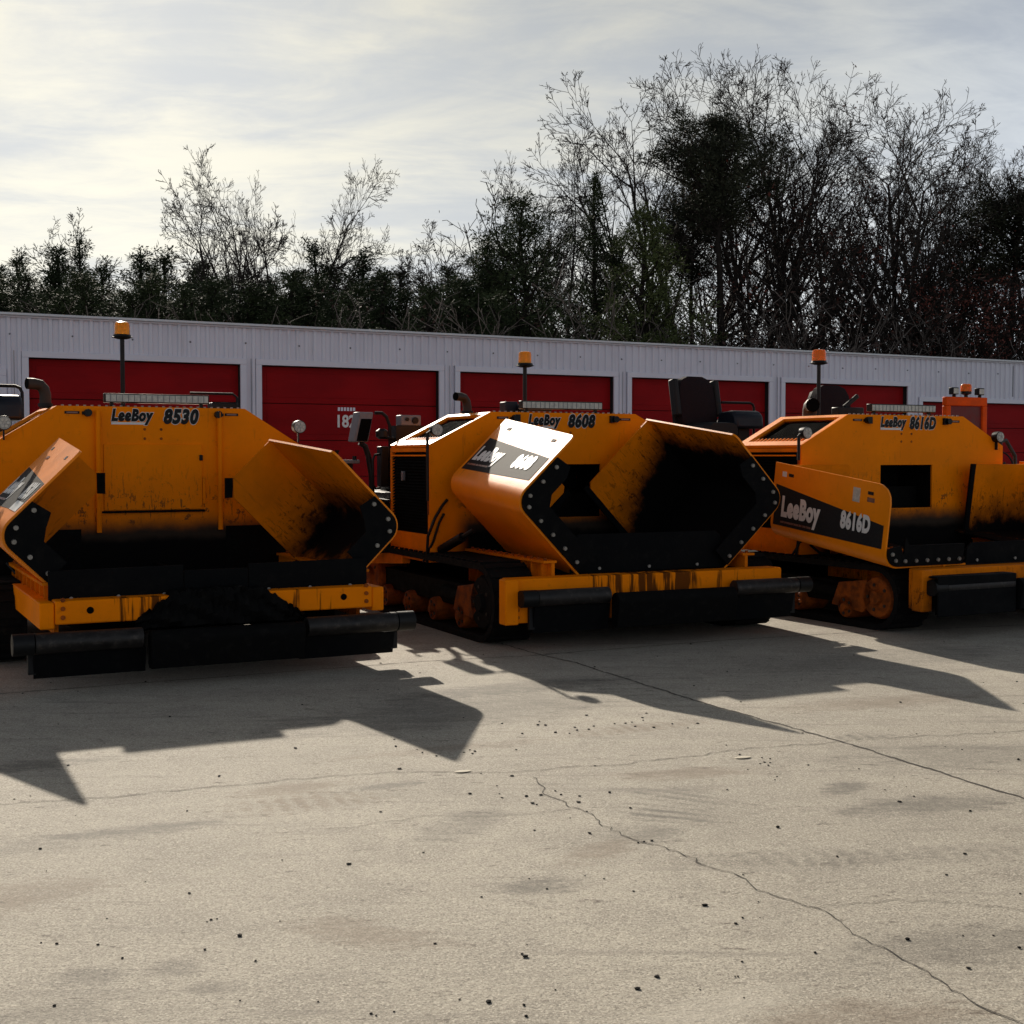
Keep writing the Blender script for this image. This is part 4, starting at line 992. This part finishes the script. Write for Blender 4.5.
# bare hardwoods
T=grow_tree(1,13,rbase=.19,leaders=5,fork=.22,fan=36,kids=(9,9,8,2),ang=(24,46),limb=.46,wob=.06,minfrac=.15,rmin=.0078); variant('spread',13,T[0],T[1],('bark','bark'))
T=grow_tree(2,12,rbase=.17,leaders=4,fork=.26,fan=38,kids=(9,9,8,2),wob=.06,ang=(24,46),limb=.46,minfrac=.15,rmin=.0085); variant('vase',12,T[0],T[1],('bark','bark'))
T=grow_tree(3,14,leaders=1,kids=(20,9,7,2),ang=(26,48),limb=.42,minfrac=.18,wob=.05,rmin=.0085); variant('upright',14,T[0],T[1],('bark','bark'))
T=grow_tree(4,14,leaders=4,fork=.18,fan=17,wob=.055,rmin=.0075,kids=(11,9,8,2),ang=(22,44),limb=.46); variant('twin',14,T[0],T[1],('bark','bark'))
T=grow_tree(5,7,leaders=1,kids=(9,4,3,2),maxl=3,ang=(22,40),limb=.42,rbase=.055,rmin=.007); variant('sapling',7,T[0],T[1],('bark','bark'),leaves(5,T[3],.30,.045,1),'drybrown')
T=grow_tree(6,10,leaders=3,fork=.15,fan=22,kids=(11,7,4,3)); variant('oak',10,T[0],T[1],('barkdark','barkdark'),leaves(6,T[3],.42,.055,3),'russet')
T=grow_tree(7,12,leaders=4,fork=.12,fan=20,wob=.06,rmin=.006,kids=(10,9,7,2),ang=(24,46),limb=.46); variant('maple',12,T[0],T[1],('barkdark','bark'),leaves(7,T[3],.05,.045,2),'russet')
# pines
for k in range(3):
    a,b=pine(20+k,8,'cone'); variant('cone%d'%k,8,a,b,('barkdark','pine'))
a,b=pine(30,10,'broad'); variant('broad',10,a,b,('barkdark','pine'))
a,b=pine(31,9,'broad'); variant('broadlight',9,a,b,('barkdark','pinelight'))
a,b=pine(32,10,'narrow'); variant('narrow',10,a,b,('barkdark','pine'))
a,b=pine(33,12.5,'loblolly'); variant('lob',12.5,a,b,('barkdark','pinedark'))
a,b=pine(34,11,'loblolly'); variant('lob2',11,a,b,('barkdark','pinedark'))
# brush
for k in range(3):
    a,b,c=brush(40+k,6,12); variant('brush%d'%k,6,a,b,('barkbrush','barkbrush'))
for k in range(2):
    a,b,c=brush(50+k,6,11,True,.55); variant('leafbrush%d'%k,6,a,b,('barkdark','barkdark'),c,'russetdark')

rng=random.Random(77)
def put(key,name,px,top,d,label,cat,group=None,wide=1.0,rz=None):
    x=(px-512)/1300*d; H=1.6+(456-top)/1300*d; rz=rng.uniform(0,6.28) if rz is None else rz
    # size the tree so that its highest visible twig, wherever it leans, has the measured height
    H0=VAR[key][0]; V=PTS[key]; yr=(V[:,0]*math.sin(rz)+V[:,1]*math.cos(rz))*wide; want=(456-top)/1300
    for _ in range(5):
        s=H/H0; got=np.max((V[:,2]*s-1.6)/(d+yr*s)); H*=(want*d+1.6)/(got*d+1.6)
    return plant(key,name,x,d,H,rz,label,cat,group,wide)
# left side: two spreading bare trees, pines round them
put('vase','bare_tree',236,172,50,'bare spreading tree above the pines on the left, its lower and wider crown leaning left','tree',None,.85,2.1)
put('spread','bare_tree',280,146,51,'bare spreading tree on the left with the tallest fine twigged crown','tree',None,.72,.6)
put('vase','bare_tree',12,203,56,'thin bare tree at the far left edge above the low pines','tree',None,.9,1.2)
put('sapling','sapling',375,232,50,'slender bare sapling rising alone right of the left spreading trees','tree')
put('sapling','sapling',438,180,48,'slim sapling with a few dry leaves at its top, left of the broad pine','tree',None,1.2)
put('sapling','sapling',418,225,50,'short slim sapling just left of the leafy topped sapling','tree')
put('vase','bare_tree',492,178,52,'bare tree fanning out behind the broad dense pine on its left side','tree',None,.9,4.0)
put('spread','bare_tree',556,132,52,'bare tree spreading above and behind the broad dense pine','tree',None,.8,2.5)
put('spread','bare_tree',684,60,47,'tallest bare tree, its limbs fanning out left of the round topped pine','tree',None,1.0,1.2)
put('twin','bare_tree',762,48,46,'tall bare tree with two upright stems directly behind the round topped pine','tree',None,1.0,1.0)
put('upright','bare_tree',800,50,47,'tall straight bare tree just right of the round topped pine','tree',None,.95,.3)
put('maple','bare_tree',850,68,44,'upright bare tree with sparse dark red leaves above the fifth door','tree',None,1.05,.9)
put('upright','bare_tree',916,76,45,'tall straight bare tree rising above the right end of the building doors','tree',None,1.15,2.2)
put('maple','bare_tree',955,150,46,'shorter bare tree between the tall straight one and the right hand pine','tree',None,1.1,3.3)
put('spread','bare_tree',1046,118,46,'bare tree at the far right edge reaching in above the right hand pine','tree',None,.95,1.1)
put('upright','bare_tree',880,84,46,'straight bare tree with a fine pointed top left of the tall straight one','tree',None,1.1,5.2)
put('twin','bare_tree',940,120,46,'two stemmed bare tree close to the right hand pine','tree',None,.9,4.4)
put('oak','oak_tree',826,158,47.5,'oak holding russet leaves right of the round topped pine','tree',None,1.15,.5)
put('oak','oak_tree',960,262,42.5,'low oak with russet leaves near the right end of the building','tree',None,1.2,4.1)
put('lob','pine_tree',722,106,43,'tall pine with a dark round crown on a bare trunk, the highest evergreen','tree',None,1.15,.4)
put('lob2','pine_tree',1003,172,45,'dark flat topped pine at the right edge','tree',None,1.6,2.0)
put('lob2','pine_tree',690,178,46,'dark open crowned pine half hidden left of the round topped pine','tree',None,.9,4.2)
put('broad','pine_tree',528,188,43,'broad dense dark pine rising above the third door','tree',None,1.45,.0)
put('broad','pine_tree',482,240,44,'lower dense dark pine against the left flank of the broad dense pine','tree',None,1.35,2.2)
put('narrow','pine_tree',594,170,45,'narrow pointed pine just right of the broad dense pine','tree',None,1.0,1.2)
put('broadlight','pine_tree',641,204,42,'lighter yellow green pine between the narrow pine and the round topped pine','tree',None,1.25,.8)
put('narrow','pine_tree',612,232,46,'short dark pine behind the lighter green pine','tree',None,1.3,.8)
put('narrow','pine_tree',668,238,47,'thin dark pine right of the lighter green pine','tree',None,1.0,2.8)
put('cone0','pine_tree',85,230,50,'small pointed pine standing highest in the low row on the far left','tree',None,1.1)
put('cone2','pine_tree',314,238,50,'small bushy pine at the right foot of the left bare trees','tree',None,1.25)
L_='small dark pine in the low row above the left half of the building'; G_='small pines above the left half of the building'
for i,(px,tp,d) in enumerate([(-30,250,52),(2,262,54),(24,248,52),(48,258,51),(64,244,51),(108,256,53),(134,246,49),(152,262,54),(170,246,50),(190,262,54),(210,258,50),(232,270,53),(262,272,53),(292,268,52),(336,262,54),(354,246,50),(384,268,53),(404,262,50),(428,270,52),(452,262,51)]):
    put('cone%d'%(i%3),'pine_tree',px,tp,d,L_,'tree',G_,rng.uniform(1.2,1.6))
L_='dark pine of the thick belt right behind the building roof on the left'; G_='belt of dark pines behind the roof'
for i in range(36):
    put('broad' if i%3==0 else 'cone%d'%(i%3),'pine_tree',-50+i*15.2+rng.uniform(-7,7),rng.uniform(266,292),rng.uniform(40,46),L_,'tree',G_,rng.uniform(1.5,2.0))
L_='tangled brown thicket of bare stems behind the building roof on the right'; G_='brown thickets behind the right half of the building'
for i in range(20):
    put('brush%d'%(i%3),'thicket',560+i*25+rng.uniform(-8,8),rng.choice((252,266,278,290,298)),rng.uniform(40.5,47),L_,'thicket',G_,rng.uniform(1.0,1.5))
L_='russet leaved thicket behind the building roof'; G_='russet thickets behind the building'
for i,(px,tp) in enumerate([(432,278),(452,288),(470,300),(700,292),(735,280),(775,262),(800,280),(840,275),(930,290),(975,275),(1000,265),(1020,250),(820,250)]):
    put('leafbrush%d'%(i%2),'thicket',px,tp,rng.uniform(41,44),L_,'thicket',G_,rng.uniform(1.1,1.5))
L_='low grey brown thicket in front of the pine belt on the left'; G_='low thickets in front of the pines'
for i in range(20):
    put('brush%d'%(i%3),'thicket',-30+i*27+rng.uniform(-8,8),rng.uniform(290,308),rng.uniform(38.5,41),L_,'thicket',G_,rng.uniform(1.2,1.7))
# the wood beyond, read as one mass
r=random.Random(9); mb=MB()
for k in range(3000):
    x=r.uniform(-52,52); y=r.uniform(58,68); h=(9.6 if x<-3 else 7.2)+.7*math.sin(x*.35)+.8*math.sin(x*.9+2)
    c=Vector((x,y,h*r.random()**.8)); tufts(mb,r,c,34,.95,.34,.032)
o=link('distant_wood',mb.mesh('distant_wood',M['pinedark'],False,False)); tag(o,kind='stuff')

# ------------------------------------------------------------------ sky, sun, camera
EL=25.7; AZ=-18.4
w=bpy.data.worlds.new('World'); scene.world=w; w.use_nodes=True; nt=w.node_tree
bg=nt.nodes['Background']; sky=nt.nodes.new('ShaderNodeTexSky'); sky.sky_type='NISHITA'; sky.sun_disc=False
sky.sun_elevation=R(EL); sky.sun_rotation=R(AZ); sky.air_density=1.0; sky.dust_density=2.0; sky.ozone_density=1.0

lk=nt.links.new
tc=nt.nodes.new('ShaderNodeTexCoord'); sp=nt.nodes.new('ShaderNodeSeparateXYZ'); lk(tc.outputs['Generated'],sp.inputs[0])
def wm(op,a,b=None):
    m=nt.nodes.new('ShaderNodeMath'); m.operation=op
    for i,x in enumerate((a,b)):
        if x is None: continue
        if isinstance(x,(int,float)): m.inputs[i].default_value=x
        else: lk(x,m.inputs[i])
    return m.outputs[0]
def wr(x,a,b,c,d):
    m=nt.nodes.new('ShaderNodeMapRange'); m.interpolation_type='SMOOTHSTEP'; lk(x,m.inputs[0])
    for i,v in enumerate((a,b,c,d)): m.inputs[i+1].default_value=v
    return m.outputs[0]
zz=wm('ADD',wm('MAXIMUM',sp.outputs[2],0.0),.16)      # flat cloud deck seen in perspective
cb=nt.nodes.new('ShaderNodeCombineXYZ'); lk(wm('DIVIDE',sp.outputs[0],zz),cb.inputs[0]); lk(wm('DIVIDE',sp.outputs[1],zz),cb.inputs[1])
mp=nt.nodes.new('ShaderNodeMapping'); lk(cb.outputs[0],mp.inputs[0]); mp.inputs['Rotation'].default_value=(0,0,R(-14)); mp.inputs['Scale'].default_value=(.75,1.5,1)
def wn(scale,detail,rough,dist):
    n=nt.nodes.new('ShaderNodeTexNoise'); lk(mp.outputs[0],n.inputs[0]); n.inputs['Scale'].default_value=scale; n.inputs['Detail'].default_value=detail; n.inputs['Roughness'].default_value=rough; n.inputs['Distortion'].default_value=dist; return n.outputs['Fac']
n1=wn(1.5,9,.60,.6); n2=wn(4.6,7,.62,.9)
cl=wm('ADD',wm('MULTIPLY',n1,.72),wm('MULTIPLY',n2,.28))
bw=nt.nodes.new('ShaderNodeRGBToBW'); lk(sky.outputs[0],bw.inputs[0])
# veil of thin cloud: takes the sky's own brightness, loses most of its colour
lum=wm("MULTIPLY",wm("POWER",bw.outputs[0],.26),wr(sp.outputs[2],.05,.95,1.25,.28))
veil=nt.nodes.new('ShaderNodeMix'); veil.data_type='RGBA'; lk(wr(wm('SUBTRACT',cl,wr(sp.outputs[2],.16,.40,0,.08)),.35,.60,0,1),veil.inputs[0]); 
EL_,AZ_=R(EL),R(AZ); SD=(math.sin(AZ_)*math.cos(EL_),math.cos(AZ_)*math.cos(EL_),math.sin(EL_))
dt=nt.nodes.new('ShaderNodeVectorMath'); dt.operation='DOT_PRODUCT'; lk(tc.outputs['Generated'],dt.inputs[0]); dt.inputs[1].default_value=SD
def wmix(f,a,b):
    m=nt.nodes.new('ShaderNodeMix'); m.data_type='RGBA'; lk(f,m.inputs[0]); m.inputs[6].default_value=a+(1,); m.inputs[7].default_value=b+(1,); return m.outputs[2]
near=wr(dt.outputs['Value'],.70,.985,0,1)          # forward scattering warms the veil towards the sun
lk(wmix(near,(.62,.69,.80),(.55,.58,.60)),veil.inputs[6]); lk(wmix(near,(.85,.92,1.0),(.79,.77,.665)),veil.inputs[7])
mu=nt.nodes.new('ShaderNodeMix'); mu.data_type='RGBA'; mu.blend_type='MULTIPLY'; mu.inputs[0].default_value=1
k=wm('MULTIPLY',lum,4.5)
cc=nt.nodes.new('ShaderNodeCombineXYZ'); [lk(k,cc.inputs[i]) for i in range(3)]
lk(veil.outputs[2],mu.inputs[6]); lk(cc.outputs[0],mu.inputs[7])
fin=nt.nodes.new('ShaderNodeMix'); fin.data_type='RGBA'; fin.inputs[0].default_value=.97; lk(sky.outputs[0],fin.inputs[6]); lk(mu.outputs[2],fin.inputs[7])
lk(fin.outputs[2],bg.inputs[0]); au=nt.nodes.new('ShaderNodeMix'); au.data_type='RGBA'; au.blend_type='ADD'; au.inputs[0].default_value=1   # bright aureole of thin cloud round the sun
lk(fin.outputs[2],au.inputs[6]); ac=nt.nodes.new('ShaderNodeCombineXYZ'); av=wr(dt.outputs['Value'],.9912,.9996,0,130.0); [lk(wm('MULTIPLY',av,q),ac.inputs[i]) for i,q in enumerate((1,.93,.80))]
lk(ac.outputs[0],au.inputs[7]); lk(au.outputs[2],bg.inputs[0]); bg.inputs[1].default_value=.08
sd=bpy.data.lights.new('sun','SUN'); sd.energy=5.0; sd.angle=R(.6); sd.color=(1,.90,.76)
so=bpy.data.objects.new('sun',sd); COL.objects.link(so)
dirv=Vector((math.sin(R(AZ))*math.cos(R(EL)),math.cos(R(AZ))*math.cos(R(EL)),math.sin(R(EL))))
so.rotation_euler=dirv.to_track_quat('Z','Y').to_euler(); so.location=dirv*60
cd=bpy.data.cameras.new('camera'); cam=bpy.data.objects.new('camera',cd); COL.objects.link(cam); scene.camera=cam
cd.sensor_width=36; cd.sensor_fit='HORIZONTAL'; cd.lens=36*1300/1024; cd.clip_end=2000; cd.clip_start=.05
cam.location=(0,0,1.6); cam.rotation_euler=(R(90)-math.atan(56/1300),0,0)
vs=scene.view_settings; vs.view_transform='Standard'; vs.look='None'; vs.gamma=1; vs.exposure=.26; vs.use_curve_mapping=False
